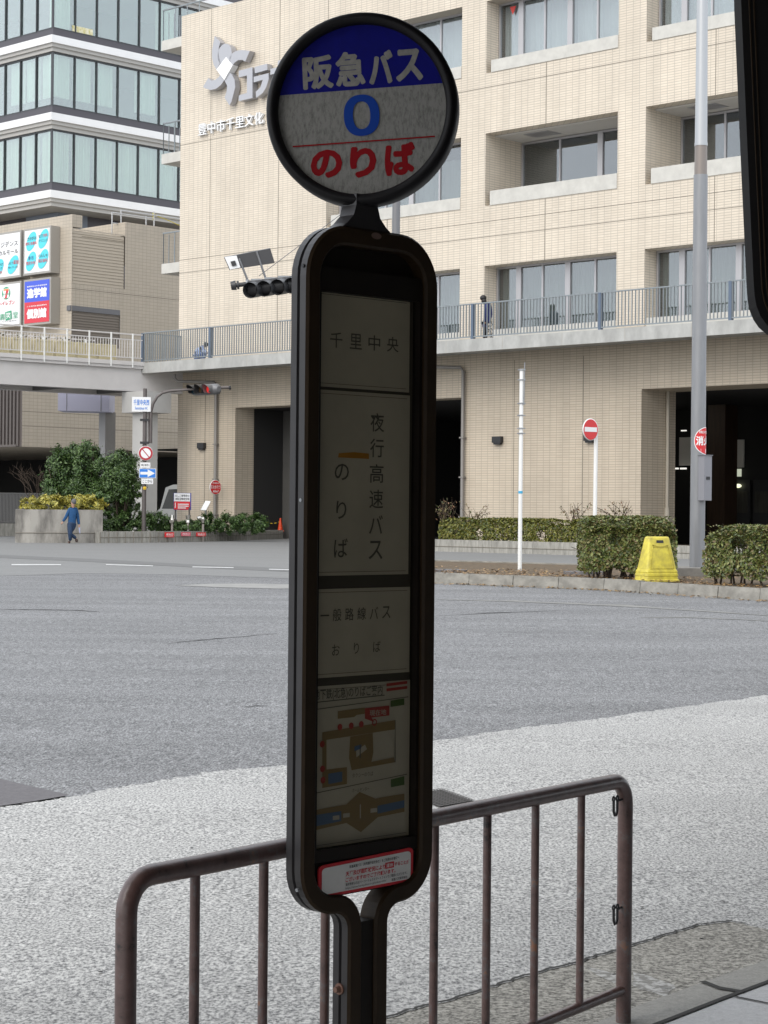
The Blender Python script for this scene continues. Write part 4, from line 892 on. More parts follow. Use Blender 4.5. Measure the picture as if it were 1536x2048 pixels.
def dtx(body, p, q_, w, h, mm, bold):
    q = MB(); q.text(body, dk(p, q_, .0172), X_, Z_, w*U_, h*U_, nd=N_, fat=bold); q.build('head_lettering', mm, stop)
for ch, x0, x1, y0, y1 in (("阪", 395, 600, 290, 520), ("急", 608, 805, 268, 505), ("バ", 822, 985, 262, 492), ("ス", 995, 1175, 255, 475)):
    ddx, ddy = (x0+x1)/2-786, (y0+y1)/2-646; ca, sa = math.cos(.066), math.sin(.066); dtx(ch, ddx*ca-ddy*sa, -(ddx*sa+ddy*ca), x1-x0-6, y1-y0-14, mat('head_letter', (.27, .26, .235), .6, noise=.3, scale=60), .0032)
for ch, x0, x1, y0, y1 in (("の", 460, 670, 895, 1088), ("り", 715, 890, 875, 1085), ("ば", 938, 1140, 852, 1072)):
    ddx, ddy = (x0+x1)/2-786, (y0+y1)/2-646; dtx(ch, ddx*ca-ddy*sa, -(ddx*sa+ddy*ca), x1-x0-4, y1-y0-10, mat('head_red', (.24, .003, .007), .5, spec=.12), .0040)
q = MB(); n_ = 48; vs = []
for k in range(n_):
    a = 2*math.pi*k/n_
    sgn = lambda x: (1 if x >= 0 else -1)
    for rx, ry, e in ((115, 132, .86), (56, 88, .86)):
        vs.append(dk(-1.5+rx*sgn(math.cos(a))*abs(math.cos(a))**e, -37+ry*sgn(math.sin(a))*abs(math.sin(a))**e, .019))
q.add(vs, [(2*k, 2*((k+1) % n_), 2*((k+1) % n_)+1, 2*k+1) for k in range(n_)]); q.build('head_numeral', mat('head_blue_bright', (.006, .045, .29), .5, spec=.12), stop)
q = MB(); q.poly([dk(x, y, .019) for x, y in ((-457, -210), (462, -210), (462, -201), (-457, -201))]); q.build('head_rule', MATS['head_red'], stop)

# ---------------------------------------------------------------- pipe railing beside the stop
M = bpy.data.materials.new('rail_paint'); M.use_nodes = True; N = M.node_tree.nodes; L = M.node_tree.links; b = N["Principled BSDF"]; b.inputs['Roughness'].default_value = .34; b.inputs['Specular IOR Level'].default_value = .7
t = N.new("ShaderNodeTexCoord"); n = N.new("ShaderNodeTexNoise"); n.inputs['Scale'].default_value = 14; n.inputs['Detail'].default_value = 9; n.inputs['Roughness'].default_value = .72; L.new(t.outputs['Object'], n.inputs['Vector'])
r = N.new("ShaderNodeValToRGB"); e = r.color_ramp.elements; e[0].position = .35; e[0].color = (.014, .011, .011, 1); e[1].position = .40; e[1].color = (.085, .050, .044, 1)
for pos, c in ((.54, (.12, .070, .062)), (.60, (.12, .105, .105)), (.66, (.22, .10, .055))): x = e.new(pos); x.color = (*c, 1)
L.new(n.outputs['Fac'], r.inputs[0]); L.new(r.outputs[0], b.inputs['Base Color']); bp = N.new("ShaderNodeBump"); bp.inputs['Strength'].default_value = .25; bp.inputs['Distance'].default_value = .003; L.new(n.outputs['Fac'], bp.inputs['Height']); L.new(bp.outputs[0], b.inputs['Normal']); MATS['rail_paint'] = M
RP = atY(1248, 1900, 6.19); rd = Vector((.572, .820, 0)).normalized()
def rail_t(u, v):
    d = ray(u, v); nn = Vector((-rd.y, rd.x, 0)); t = (RP-CAMP).dot(nn)/d.dot(nn); p = CAMP+d*t; return (p-RP).dot(rd), p.z
tL, _ = rail_t(252, 1900); _, zR = rail_t(1200, 1570); _, zL = rail_t(300, 1750); _, zM = rail_t(900, 1640); _, zlow = rail_t(1225, 1988)
zT = (zR+zM+zL)/3
rail = Thing('pipe_railing', 'brown painted pipe railing with chipped paint standing between the bus stop and the road', 'railing', (RP.x+rd.x*tL/2, RP.y+rd.y*tL/2, gz(5.2)), 0, (0, 0, 0))
rail.off = Vector((RP.x+rd.x*tL/2, RP.y+rd.y*tL/2, gz(5.2)))
def rp_(t, z): return Vector((RP.x+rd.x*t, RP.y+rd.y*t, z))
rc = .075; pr = .0238
zTop = lambda t: zR + (zL-zR)*(t/tL)
path = [rp_(tL, -.02), rp_(tL, zTop(tL)-rc)] + [rp_(tL+rc-rc*math.cos(R(a)), zTop(tL)-rc+rc*math.sin(R(a))) for a in range(15, 91, 15)] + [rp_(tL*k/8, zTop(tL*k/8)) for k in range(7, 0, -1)] + [rp_(-rc+rc*math.sin(R(a)), zTop(0)-rc+rc*math.cos(R(a))) for a in range(0, 91, 15)] + [rp_(0, -.02)]
q = MB(); q.tube(path, pr, 20); q.build('frame', MATS['rail_paint'], rail)
q = MB(); q.tube([rp_(tL, zlow), rp_(0, zlow)], .0165, 14); q.build('lower_rail', MATS['rail_paint'], rail)
for u, v in ((389, 1900), (526, 1900), (650, 1900), (868, 1850), (973, 1850), (1069, 1850), (1161, 1800)):
    t, _ = rail_t(u, v); q = MB(); q.tube([rp_(t, zlow), rp_(t, zTop(t)-.005)], .0118, 14); q.build('bar', MATS['rail_paint'], rail)
for v in (1615, 1832):
    t, z = rail_t(1228, v); q = MB(); o = rd*-.0
    side = Vector((rd.y, -rd.x, 0))
    def hk(x, zz_): return rp_(t, z) + rd*x + Vector((0, 0, zz_)) + side*.005
    q.tube([hk(-.012, .022), hk(-.011, -.012), hk(-.004, -.024), hk(.005, -.024), hk(.011, -.012), hk(.012, .022)], .0042, 10)
    for x in (-.012, .012): q.tube([hk(x+.007*math.cos(R(a)), .028+.007*math.sin(R(a))) for a in range(0, 360, 40)], .003, 8, closed=True)
    q.tube([hk(.012, .02), rp_(0, z+.02)], .004, 8)
    q.build('chain_hook', MATS['black_metal'], rail)

# ---------------------------------------------------------------- dark signboard hanging at the right edge
HY = 3.6
def hp(u, v, y=HY): return atY(u, v, y)
A = [hp(1480, -120), hp(1482, 0), hp(1495, 300), hp(1507, 560), hp(1509, 590)] + [hp(u, v) for u, v in ((1513, 612), (1521, 632), (1532, 648), (1548, 662), (1570, 672))] + [hp(1760, 690), hp(1760, -120)]
hang = WThing('hanging_signboard', 'black hanging signboard with a rounded lower corner at the right edge', 'signboard', (A[0].x+.2, HY, A[-3].z))
ztp = 3.75
top = [Vector((A[0].x-.02, HY, ztp-.45)), Vector((A[-1].x, HY, ztp-.45))]
P = A[:-1] + [top[1], top[0]]
q = MB(); q.prism(P[::-1], (0, .07, 0)); q.build('panel', mat('hanging_black', (.009, .008, .008), .75, spec=.2), hang)
for off_ in (.014, .022):
    pts = [p + Vector((off_, -.002, off_*.6)) for p in A[:-2]]; q = MB(); q.tube(pts, .0016, 6); q.build('edge_rib', MATS['bronze_light'], hang)
for x in (.1, .24): q = MB(); q.cyl((A[0].x+x, HY+.035, ztp-.46), (A[0].x+x, HY+.035, ztp+.02), .012); q.build('hanger', MATS['black_metal'], hang)
# ---------------------------------------------------------------- traffic island
def gl(p, dz): return Vector((p.x, p.y, gz(p.y)+dz))
kf = px((700, 1160), (800, 1163), (873, 1167.5), (1000, 1172.5), (1200, 1180.5), (1536, 1203), (1700, 1216))
KH = .21
back_ = px((700, 1142), (800, 1137), (873, 1135.5), (1152, 1144), (1536, 1160), (1800, 1172))
mat('island_kerb', (.33, .315, .28), .85, noise=.4, scale=4, bump=.15, stretch=(1, 1, 1.6)); mat('soil', (.17, .115, .06), .95, noise=.55, scale=9, dark=(.06, .045, .03), bump=.4, detail=8)
q = MB()
L_ = [0]
for a, b in zip(kf, kf[1:]): L_.append(L_[-1]+(b-a).length)
def along(s):
    for i in range(len(kf)-1):
        if s <= L_[i+1]+1e-6: return kf[i].lerp(kf[i+1], (s-L_[i])/(L_[i+1]-L_[i])), (kf[i+1]-kf[i]).normalized()
    return kf[-1], (kf[-1]-kf[-2]).normalized()
s = 0
while s < L_[-1]-.2:
    a, t = along(s); b, _ = along(min(s+.985, L_[-1])); n_ = Vector((-t.y, t.x, 0)); 
    if n_.y < 0: n_ = -n_
    jz = random.uniform(-.008, .008); jx = n_*random.uniform(-.008, .012); a = a+jx; b = b+jx
    q.hexa([gl(a, -.05), gl(b, -.05), gl(b+n_*.2, -.05), gl(a+n_*.2, -.05), gl(a+n_*.03, KH+jz), gl(b+n_*.03, KH+jz), gl(b+n_*.2, KH+jz), gl(a+n_*.2, KH+jz)]); s += 1.0
struct(q.build('island_kerb', MATS['island_kerb']))
q = MB(); nz_ = Vector((.1, .12, 0))
q.poly([gl(p+nz_, KH-.03) for p in kf] + [gl(p, KH-.05) for p in reversed(back_)]); o = q.build('island_soil', MATS['soil']); struct(o)
if o.data.polygons[0].normal.z < 0: o.data.flip_normals()
q = MB()
for a, b in zip(back_, back_[1:]):
    n_ = Vector((0, -.15, 0)); q.hexa([gl(a, -.05), gl(b, -.05), gl(b-n_, -.05), gl(a-n_, -.05), gl(a, KH-.02), gl(b, KH-.02), gl(b-n_, KH-.02), gl(a-n_, KH-.02)])
struct(q.build('island_rear_kerb', MATS['island_kerb']))
# fallen leaves along the kerb
lf = MB()
for i in range(2400):
    s = random.uniform(.5, L_[-1]-1) if i % 3 else random.uniform(.5, 7); a, t = along(s); n_ = Vector((-t.y, t.x, 0)); n_ = n_ if n_.y > 0 else -n_
    if random.random() < .8: p = a + n_*random.uniform(.25, 3.6 if s < 7 else 1.2)*random.random()**.7; z = KH+.005
    else: p = a - n_*random.uniform(.02, .5)*random.random(); z = .012
    p = gl(p, z+random.uniform(0, .02)); r_ = random.uniform(.02, .045); an = random.uniform(0, 6.28)
    u_ = Vector((math.cos(an), math.sin(an), random.uniform(-.3, .3)))*r_; w_ = Vector((-math.sin(an), math.cos(an), random.uniform(-.3, .3)))*r_*.6
    lf.quad(p-u_, p-w_, p+u_, p+w_)
leaf_mat('dead_leaf', [(.20, .10, .03), (.33, .20, .08), (.14, .07, .03), (.40, .26, .10)])
o = lf.build('fallen_leaves', MATS['dead_leaf']); o['kind'] = 'stuff'; o['label'] = 'dry brown leaves scattered along the island kerb'

# lamp post with its control box, wrapped sign
pb = gnd(1394, 1146, KH); 
lamp = WThing('lamp_post', 'tall grey tubular lamp post rising out of the island between two hedges', 'lamp post', pb)
mat('post_grey', (.25, .255, .265), .38, metal=.35, noise=.12, scale=8, stretch=(1, 1, .2)); mat('post_silver', (.40, .41, .42), .35, metal=.45); mat('post_bronze', (.22, .19, .17), .4, metal=.4)
pxm = FPX/pb.y
zz_ = lambda v: atY(1400, v, pb.y).z
rA, rB, rC = 15.2/pxm, 13.2/pxm, 11.4/pxm
q = MB(); q.cyl((pb.x, pb.y, pb.z), (pb.x, pb.y, zz_(350)), rA, rA*.92, 32); q.build('pole', MATS['post_grey'], lamp)
q = MB(); q.cyl((pb.x, pb.y, zz_(350)), (pb.x, pb.y, zz_(288)), rB*.96, rB*.94, 32); q.build('band', MATS['post_bronze'], lamp)
q = MB(); q.cyl((pb.x, pb.y, zz_(292)), (pb.x, pb.y, zz_(-340)), rC*1.1, rC*.8, 32); q.cyl((pb.x, pb.y, zz_(292)), (pb.x, pb.y, zz_(286)), rB, rB, 32); q.build('upper_pole', MATS['post_silver'], lamp)
q = MB(); q.tube([(pb.x, pb.y, zz_(-335)), (pb.x-.6, pb.y-.2, zz_(-360)), (pb.x-1.6, pb.y-.5, zz_(-365))], .05, 10); q.box((pb.x-2.3, pb.y-.75, zz_(-364)), (pb.x-1.5, pb.y-.35, zz_(-374))); q.build('luminaire', MATS['post_silver'], lamp)
def dirq(a): return Vector((math.sin(R(a)), -math.cos(R(a)), 0))
cz1, cz0 = zz_(912), zz_(1001); n_ = dirq(38); t_ = Vector((n_.y*-1, n_.x, 0)); c = Vector((pb.x, pb.y, 0)) + n_*(rA+.05)
q = MB(); q.hexa([Vector((*(c+t_*x+n_*y).xy, z)) for z in (cz0, cz1) for x, y in ((-.11, -.09), (.11, -.09), (.11, .07), (-.11, .07))]); bx_ = q.build('control_box', mat('box_grey', (.24, .24, .26), .45, metal=.2), lamp)
q = MB(); p_ = c+n_*.072; q.hexa([Vector((*(p_+t_*x+n_*y).xy, z)) for z in ((cz0+cz1)/2-.03, (cz0+cz1)/2+.03) for x, y in ((-.05, 0), (.05, 0), (.05, .008), (-.05, .008))]); q.build('latch', MATS['black_metal'], (lamp, bx_))
q = MB(); q.hexa([Vector((*(c+t_*x+n_*y).xy, z)) for z in (cz1, cz1+.02) for x, y in ((-.125, -.1), (.125, -.1), (.125, .085), (-.125, .085))]); q.build('box_lid', MATS['alu_dark'], (lamp, bx_))
q = MB(); bz = gnd(1394, 1146, KH)
q.hexa([gl(bz+Vector((x, y, 0)), z) for z in (.1, KH+.12) for x, y in ((-.75, -.75), (.55, -.75), (.55, .5), (-.75, .5))]); q.build('base_slab', mat('base_concrete', (.25, .235, .21), .9, noise=.3, scale=5, bump=.2), lamp)
fs_ = WThing('fire_hydrant_sign', 'round red hydrant sign wrapped round the grey lamp post', 'sign', (pb.x, pb.y, zz_(909)))
zc_ = zz_(882); rs_ = 27.6/pxm; rw = rA*.965+.006; ac = 62
def wrap(l): return lambda x, y: Vector((pb.x, pb.y, zc_+y)) + dirq(ac+math.degrees(x/rw))*(rw+l)
def wdisc(mb, r, l, n=40, rings=6):
    f = wrap(l); vs = [f(0, 0)]; fs = []
    for i in range(1, rings+1):
        for k in range(n): a = 2*math.pi*k/n; vs.append(f(r*i/rings*math.cos(a), r*i/rings*math.sin(a)))
    for k in range(n): fs.append((0, 1+k, 1+(k+1) % n))
    for i in range(rings-1):
        for k in range(n): fs.append((1+i*n+k, 1+(i+1)*n+k, 1+(i+1)*n+(k+1) % n, 1+i*n+(k+1) % n))
    mb.add(vs, fs)
traffic_red = mat('traffic_red', (.62, .02, .025), .35); traffic_white = mat('traffic_white', (.80, .80, .80), .35); traffic_blue = mat('traffic_blue', (.03, .20, .66), .35)
q = MB(); wdisc(q, rs_, 0); fo = q.build('sign_rim', traffic_white, fs_)
q = MB(); wdisc(q, rs_*.94, .004); q.build('sign_face', traffic_red, fs_)
for body, x, y, w_, h_, b_ in (("消火栓", 0, .0, .47, .19, .03), ("FIRE HYDRANT", 0, rs_*.62, .34, .05, .02)):
    q = MB(); f = wrap(.008); q.text(body, (0, 0, 0), (1, 0, 0), (0, 0, 1), w_, h_, bold=b_, warp=lambda px_, py_: f(x+px_, y+py_)); q.build('lettering', traffic_white, fs_)
q = MB(); f = wrap(.008); q.add([f(x, y) for x, y in ((-.14, -.24), (0, -.24), (.14, -.24), (.14, -.16), (0, -.16), (-.14, -.16))], [(0, 1, 4, 5), (1, 2, 3, 4)]); q.build('number_plate', traffic_white, fs_)

# white pole on the island
wp = gnd(1039.5, 1141, KH-.03); wpm = FPX/wp.y; wz = lambda v: atY(1040, v, wp.y).z
wpole = WThing('white_pole', 'slim white pole with steel clamps and a blue band standing on the bare soil', 'pole', wp)
q = MB(); q.cyl(wp, (wp.x, wp.y, wz(738)), 4.1/wpm, 3.9/wpm, 16); q.build('pole', MATS['white_paint'], wpole)
q = MB(); q.cyl((wp.x+.05, wp.y-.03, wz(810)), (wp.x+.06, wp.y-.03, wz(725)), .012, .010, 8); q.build('rod', MATS['grey_metal'], wpole)
for v in (741, 761, 808, 832, 858, 868):
    q = MB(); q.cyl((wp.x, wp.y, wz(v)), (wp.x, wp.y, wz(v-2.5)), 5.0/wpm, 5.0/wpm, 16); q.box((wp.x-.085, wp.y-.05, wz(v)), (wp.x+.085, wp.y-.02, wz(v-2.2))); q.build('clamp', MATS['grey_metal'], wpole)
q = MB(); q.cyl((wp.x, wp.y, wz(987)), (wp.x, wp.y, wz(982)), 4.5/wpm, 4.5/wpm, 16); q.build('blue_band', mat('band_blue', (.05, .38, .62), .4), wpole)

# no-entry sign on the island
def flat_sign(T, c, yaw_, r=None, w=None, h=None, thick=.02):
    x = Vector((math.cos(R(yaw_)), math.sin(R(yaw_)), 0)); n = Vector((math.sin(R(yaw_)), -math.cos(R(yaw_)), 0)); return Vector(c), x, Vector((0, 0, 1)), n
nb = gnd(1190, 1140, KH-.03); nm = FPX/nb.y
ne = WThing('no_entry_sign', 'red no entry sign with a white bar on a slim white pole behind the hedge', 'road sign', nb)
cz = atY(1181, 859, nb.y-.07); 
q = MB(); q.cyl(nb+Vector((0, .16, 0)), (nb.x+.012, nb.y+.16, atY(1190, 862, nb.y).z), .042, .042, 14); q.build('pole', MATS['white_paint'], ne)
c, x, z_, n_ = flat_sign(None, cz, 40); rN = 22/nm
q = MB(); q.lathe([(0, -.012), (rN, -.012), (rN, .004), (0, .004)], c, x, z_, n_, 40); q.build('sign_plate', traffic_white, ne)
q = MB(); q.disc(c+n_*.007, x, z_, rN*.93); q.build('sign_face', traffic_red, ne)
q = MB(); q.poly([c+n_*.010+x*a+z_*b for a, b in ((-rN*.80, -rN*.21), (rN*.80, -rN*.21), (rN*.80, rN*.21), (-rN*.80, rN*.21))]); q.build('bar', traffic_white, ne)

# yellow barricade block
yb = gnd(1313, 1163, KH-.02); ym = FPX/yb.y
blk_ = Thing('plastic_barricade', 'scuffed yellow plastic barricade block with a slot handle in front of the clipped hedge', 'barricade', (yb.x, yb.y, yb.z), R(22), (0, 0, 0))
mat('barricade_yellow', (.70, .60, .07), .48, noise=.3, scale=6, dark=(.42, .35, .06)); BHt = 90/ym
def rr_(wx, wy, z, r=.06):
    P = []
    for sx, sy, a0 in ((1, 1, 0), (-1, 1, 90), (-1, -1, 180), (1, -1, 270)):
        for k in range(4): a = R(a0+30*k); P.append((sx*(wx/2-r)+r*math.cos(a), sy*(wy/2-r)+r*math.sin(a), z))
    return P
lay = [(.72, .50, 0, .05), (.72, .50, .03, .05), (.675, .46, .045, .05), (.665, .45, .10, .05), (.68, .465, .11, .05), (.67, .455, .15, .05), (.65, .435, .16, .05), (.66, .445, .175, .05), (.645, .43, .21, .05), (.62, .405, .22, .05), (.44, .19, BHt-.03, .045), (.41, .16, BHt-.005, .045), (.37, .12, BHt, .04)]
q = MB(); rings = [rr_(*l) for l in lay]; n_ = 16; vs = [p for g in rings for p in g]
fs = [(i*n_+k, i*n_+(k+1) % n_, (i+1)*n_+(k+1) % n_, (i+1)*n_+k) for i in range(len(rings)-1) for k in range(n_)] + [tuple(range((len(rings)-1)*n_, len(rings)*n_)), tuple(range(n_-1, -1, -1))]
q.add(vs, fs); q.build('body', MATS['barricade_yellow'], blk_)
def yface(x, z, l=.004):
    t = (z-.22)/(BHt-.03-.22); return (x, -(.2025+(.095-.2025)*t)-l, z)
q = MB(); q.poly([yface(x, z) for x, z in ((-.075, BHt-.115), (.075, BHt-.115), (.07, BHt-.065), (-.07, BHt-.065))]); q.build('handle_slot', MATS['black_metal'], blk_)
q = MB()
for k in range(2):
    pts = [yface(x, BHt-.15-k*.018-.06*(1-(x/.16)**2)*.5, .005) for x in [-.16+.032*i for i in range(11)]]; q.tube(pts, .0045, 6)
q.build('moulded_rib', mat('barricade_dirt', (.30, .24, .03), .6), blk_)
q = MB(); q.tube([yface(x, z, .004) for x, z in ((-.23, .24), (-.165, BHt-.19), (.165, BHt-.19), (.23, .24))], .008, 6, closed=True); q.build('panel_edge', MATS['barricade_yellow'], blk_)

# small round manhole covers on the island
for u, v, lab in ((890, 1140, 'dark round manhole cover sunk in the soil near the bare kerb end'), (1172, 1144, 'dark round manhole cover at the foot of the trimmed hedge')):
    p = gnd(u, v, KH); q = MB(); q.cyl(gl(p, KH-.06), gl(p, KH+.012), .46, .46, 28); o = q.build('manhole_cover', MATS['alu_dark']); tag(recentre(o), lab, 'manhole cover', None)

# ---------------------------------------------------------------- second traffic signal, seen from behind
ty = 40.0; t0 = atY(786, 1100, ty); tsc = FPX/ty; tp = lambda u, v, dy=0: atY(u, v, ty+dy)
sig2 = WThing('overhead_traffic_signal', 'traffic signal on a long arm seen from behind with a flat antenna panel', 'traffic signal', (t0.x, ty, gz(ty)))
mat('signal_grey', (.17, .17, .175), .45, metal=.3); mat('signal_dark', (.035, .034, .036), .4)
q = MB(); q.cyl((t0.x, ty, gz(ty)), (t0.x, ty, tp(786, 225).z), .10, .075, 18); q.build('pole', MATS['signal_grey'], sig2)
q = MB(); q.tube([tp(786, 535), tp(700, 545), tp(580, 556), tp(500, 567), tp(470, 571)], .045, 12); q.tube([tp(472, 570.5), tp(462, 572)], [.10, .085], 12); q.tube([tp(478, 570), tp(474, 570.4)], [.085, .085], 12); q.build('arm', MATS['signal_dark'], sig2)
hd = MB(); ax = (tp(600, 570) - tp(505, 581)).normalized()
hd.tube([tp(494, 578, -.12), tp(497, 578, -.12), tp(640, 562, -.12), tp(643, 562, -.12)], [.10, .17, .17, .10], 14); h_ = hd.build('signal_head', MATS['signal_dark'], sig2)
for i in range(5):
    c = tp(512+27*i, 577-3.0*i, -.14); q = MB(); q.tube([c+Vector((.03, .06, 0)), c+Vector((-.10, -.30, -.07))], [.165, .16], 16, cap=False); q.tube([c+Vector((.03, .02, 0)), c+Vector((.02, .0, 0))], [.16, .155], 16); q.build('visor', mat('visor_grey', (.055, .055, .058), .4), (sig2, h_))
    if i < 4:
        q = MB(); q.box((c.x-.10, c.y-.05, c.z+.13), (c.x+.12, c.y+.1, c.z+.19)); q.build('housing_lug', MATS['grey_metal'], (sig2, h_))
q = MB(); P = [tp(448, 515), tp(540, 497), tp(549, 526), tp(459, 540)]; nn = (P[1]-P[0]).cross(P[3]-P[0]).normalized(); q.prism(P, Vector((0, .06, .02))); q.build('antenna_panel', MATS['signal_dark'], sig2)
q = MB(); q.prism([tp(449, 514, -.05), tp(473, 511, -.05), tp(481, 535, -.05), tp(460, 539, -.05)], (0, .05, 0)); q.build('antenna_box', MATS['white_band'], sig2)
q = MB(); q.prism([tp(461, 523, -.08), tp(470, 521, -.08), tp(473, 530, -.08), tp(464, 532, -.08)], (0, .03, 0)); q.build('antenna_lens', MATS['black_metal'], sig2)
for pa_, pb_ in (((478, 517), (495, 560)), ((513, 503), (531, 556))):
    q = MB(); q.tube([tp(*pa_, -.02), tp(*pb_)], .022, 8); q.build('strut', MATS['signal_grey'], sig2)
for u in (495, 527, 545):
    q = MB(); q.tube([tp(u-3, 566), tp(u+3, 565.5)], .075, 12); q.build('clamp', MATS['grey_metal'], sig2)
q = MB(); q.tube([tp(518, 552), tp(786, 350)], .008, 6); q.build('stay_wire', MATS['signal_grey'], sig2)

# ---------------------------------------------------------------- footbridge on the left
ER = Vector((.7686, .6397, 0)); ENn = Vector((-.6397, .7686, 0))        # along the bridge, across it (away)
be = hb(284, 735, BF-2.05); be = xy(be.x, be.y, 0)
bridge = WThing('footbridge', 'pale steel footbridge with white railings joining the civic hall walkway', 'footbridge', (be.x, be.y, gz(70)))
def bp_(t, w_, z): p = be - ER*t + ENn*w_; return Vector((p.x, p.y, z))
def bz(u, v):
    d = ray(u, v); t = (be-CAMP).dot(ENn)/d.dot(ENn); p = CAMP+d*t; return -(p-be).dot(ER), p.z
zg0 = bz(285, 783)[1]; zg1 = bz(285, 738)[1]; zr0 = bz(285, 724)[1]; zr1 = bz(284, 669)[1]
LBm = 26; BWd = 3.6
mat('bridge_white', (.62, .595, .58), .5, noise=.08, scale=1.5); mat('bridge_under', (.11, .105, .10), .7)
def bbox(mb, t0_, t1_, w0, w1, z0, z1): mb.hexa([bp_(t0_, w0, z0), bp_(t1_, w0, z0), bp_(t1_, w1, z0), bp_(t0_, w1, z0), bp_(t0_, w0, z1), bp_(t1_, w0, z1), bp_(t1_, w1, z1), bp_(t0_, w1, z1)][0:8])
q = MB(); bbox(q, -2.2, LBm, .12, .5, zg0, zg1); q.build('girder', MATS['bridge_white'], bridge)
q = MB(); bbox(q, -2.2, LBm, BWd-.5, BWd-.12, zg0, zg1); q.build('girder', MATS['bridge_white'], bridge)
q = MB(); bbox(q, -.1, LBm, 0, BWd, zg1, zg1+.12); bbox(q, -.1, LBm, -.05, .12, zg1+.121, zr0); bbox(q, -.1, LBm, BWd-.1, BWd+.05, zg1+.121, zr0); bbox(q, -2, LBm, .5, BWd-.5, zg0+.45, zg1-.002); q.build('deck', MATS['bridge_white'], bridge)
q = MB()
for k in range(9): bbox(q, k*3, k*3+.2, .5, BWd-.5, zg0+.02, zg0+.45)
q.build('cross_beam', MATS['bridge_under'], bridge)
for w_ in (0.0, BWd):
    q = MB(); bbox(q, 0, LBm, w_-.03, w_+.03, zr1-.05, zr1); bbox(q, 0, LBm, w_-.02, w_+.02, zr1-.26, zr1-.22); bbox(q, 0, LBm, w_-.02, w_+.02, zr0+.12, zr0+.16)
    t = .06
    while t < LBm: bbox(q, t, t+.022, w_-.012, w_+.012, zr0+.16, zr1-.26); t += .125
    ro = q.build('railing', MATS['bridge_white'], bridge)
    t = .45
    while t < LBm: q = MB(); bbox(q, t, t+.05, w_-.07, w_-.025, zr0-.25 if w_ == 0 else zr0, zr1); q.build('post', MATS['white_paint'], (bridge, ro)); t += .62*1.62
# bridge pier with its block head
def pier(u0, um, u1, vt, vb, Yn, head=None, nm='pier'):
    a = atY(u0, 900, Yn); c = atY(um, 900, Yn-.1); z0 = -.2; z1 = atY(um, vt, Yn).z
    a_, c_ = ab(a), ab(c)
    wl = abs(c.x-a.x)/C1; wr_ = (u1-um)/FPX*Yn/S1*1.0
    q = MB(); A0 = c_.x; B0 = c_.y
    def g(a1, b1, z): return xy(a1, b1, z)
    q.hexa([g(A0-wl, B0, z0), g(A0, B0, z0), g(A0, B0+wr_, z0), g(A0-wl, B0+wr_, z0), g(A0-wl, B0, z1), g(A0, B0, z1), g(A0, B0+wr_, z1), g(A0-wl, B0+wr_, z1)]); return q
pier(262, 287, 312, 800, 0, 79).build('pier', mat('pier_white', (.52, .51, .49), .6, noise=.08, scale=2), bridge)
pier(237, 288, 336, 782, 0, 78.9).v
hq = pier(237, 288, 336, 782, 0, 78.6); zb = atY(288, 824, 78.6).z
for i in range(4): hq.v[i].z = zb
hq.build('pier_head', MATS['pier_white'], bridge)
pier(196, 210, 228, 824, 0, 84).build('pier', mat('pier_grey', (.34, .335, .33), .6, noise=.08, scale=2), bridge)
# lavender cladding box under the far side of the bridge
p = atY(215, 800, 86); pc = ab(p); q = MB(); p2 = ab(atY(116, 800, 83)); 
c0, c1 = atY(116, 776, 82.5), atY(215, 822, 82.5); dd = Vector((0, 1.6, 0))
lav = WThing('cladding_box', 'pale lavender metal cladding box hanging under the far side of the footbridge', 'cladding', (c0.x, c0.y, c1.z))
q.hexa([(c0.x, c0.y, c1.z), (c1.x, c1.y+.6, c1.z), (c1.x, c1.y+2.2, c1.z), (c0.x, c0.y+1.6, c1.z), (c0.x, c0.y, c0.z), (c1.x, c1.y+.6, c0.z), (c1.x, c1.y+2.2, c0.z), (c0.x, c0.y+1.6, c0.z)]); q.build('panel', mat('lavender', (.56, .56, .70), .45), lav)
q = MB()
for u in (132, 198): x = atY(u, 800, 82.4); q.box((x.x-.012, c0.y+(u-116)/99*.6-.004, c1.z), (x.x+.012, c0.y+(u-116)/99*.6+.03, c0.z))
q.build('panel_joint', MATS['alu_dark'], lav)
# cream planter boxes on the bridge
pl_b = mat('planter_cream', (.60, .53, .33), .6, noise=.12, scale=4)
leaf_mat('planter_leaf', [(.10, .10, .04), (.16, .14, .06), (.06, .08, .03)])
q = MB(); bw2 = .78
t_off = bp_(0, .55, zr0)
def lp(t, w_, z): return be - ER*t + ENn*w_ + Vector((0, 0, z))
q0 = MB()
base = lp(.9, .5, 0)
boxm = MB()
for (t0_, t1_, w0, w1, z0, z1) in ((0, bw2, 0, .34, 0, .66), (-.015, bw2+.015, -.02, .36, .60, .66)):
    P = [-ER*t + ENn*w_ + Vector((0, 0, z)) for z in (z0, z1) for t, w_ in ((t0_, w0), (t1_, w0), (t1_, w1), (t0_, w1))]; boxm.hexa(P)
for k in range(6): P = -ER*(.07+.13*k); boxm.hexa([P + -ER*t + ENn*w_ + Vector((0, 0, z)) for z in (.03, .59) for t, w_ in ((0, -.012), (.02, -.012), (.02, .0), (0, .0))])
PZ = Vector(lp(.9, .5, zr0))
T0 = Thing('planter_box', 'cream planter box with low plants in the row behind the footbridge railing', 'planter', PZ, 0, (0, 0, 0), 'planter boxes along the footbridge')
tb = boxm.build('tub', pl_b, T0)
pm = MB(); leaves(pm, [(-ER*random.uniform(.05, bw2-.05) + ENn*random.uniform(.05, .3) + Vector((0, 0, random.uniform(.64, .85))), (0, 0, 1)) for _ in range(60)], .10); po_ = pm.build('foliage', MATS['planter_leaf'], T0)
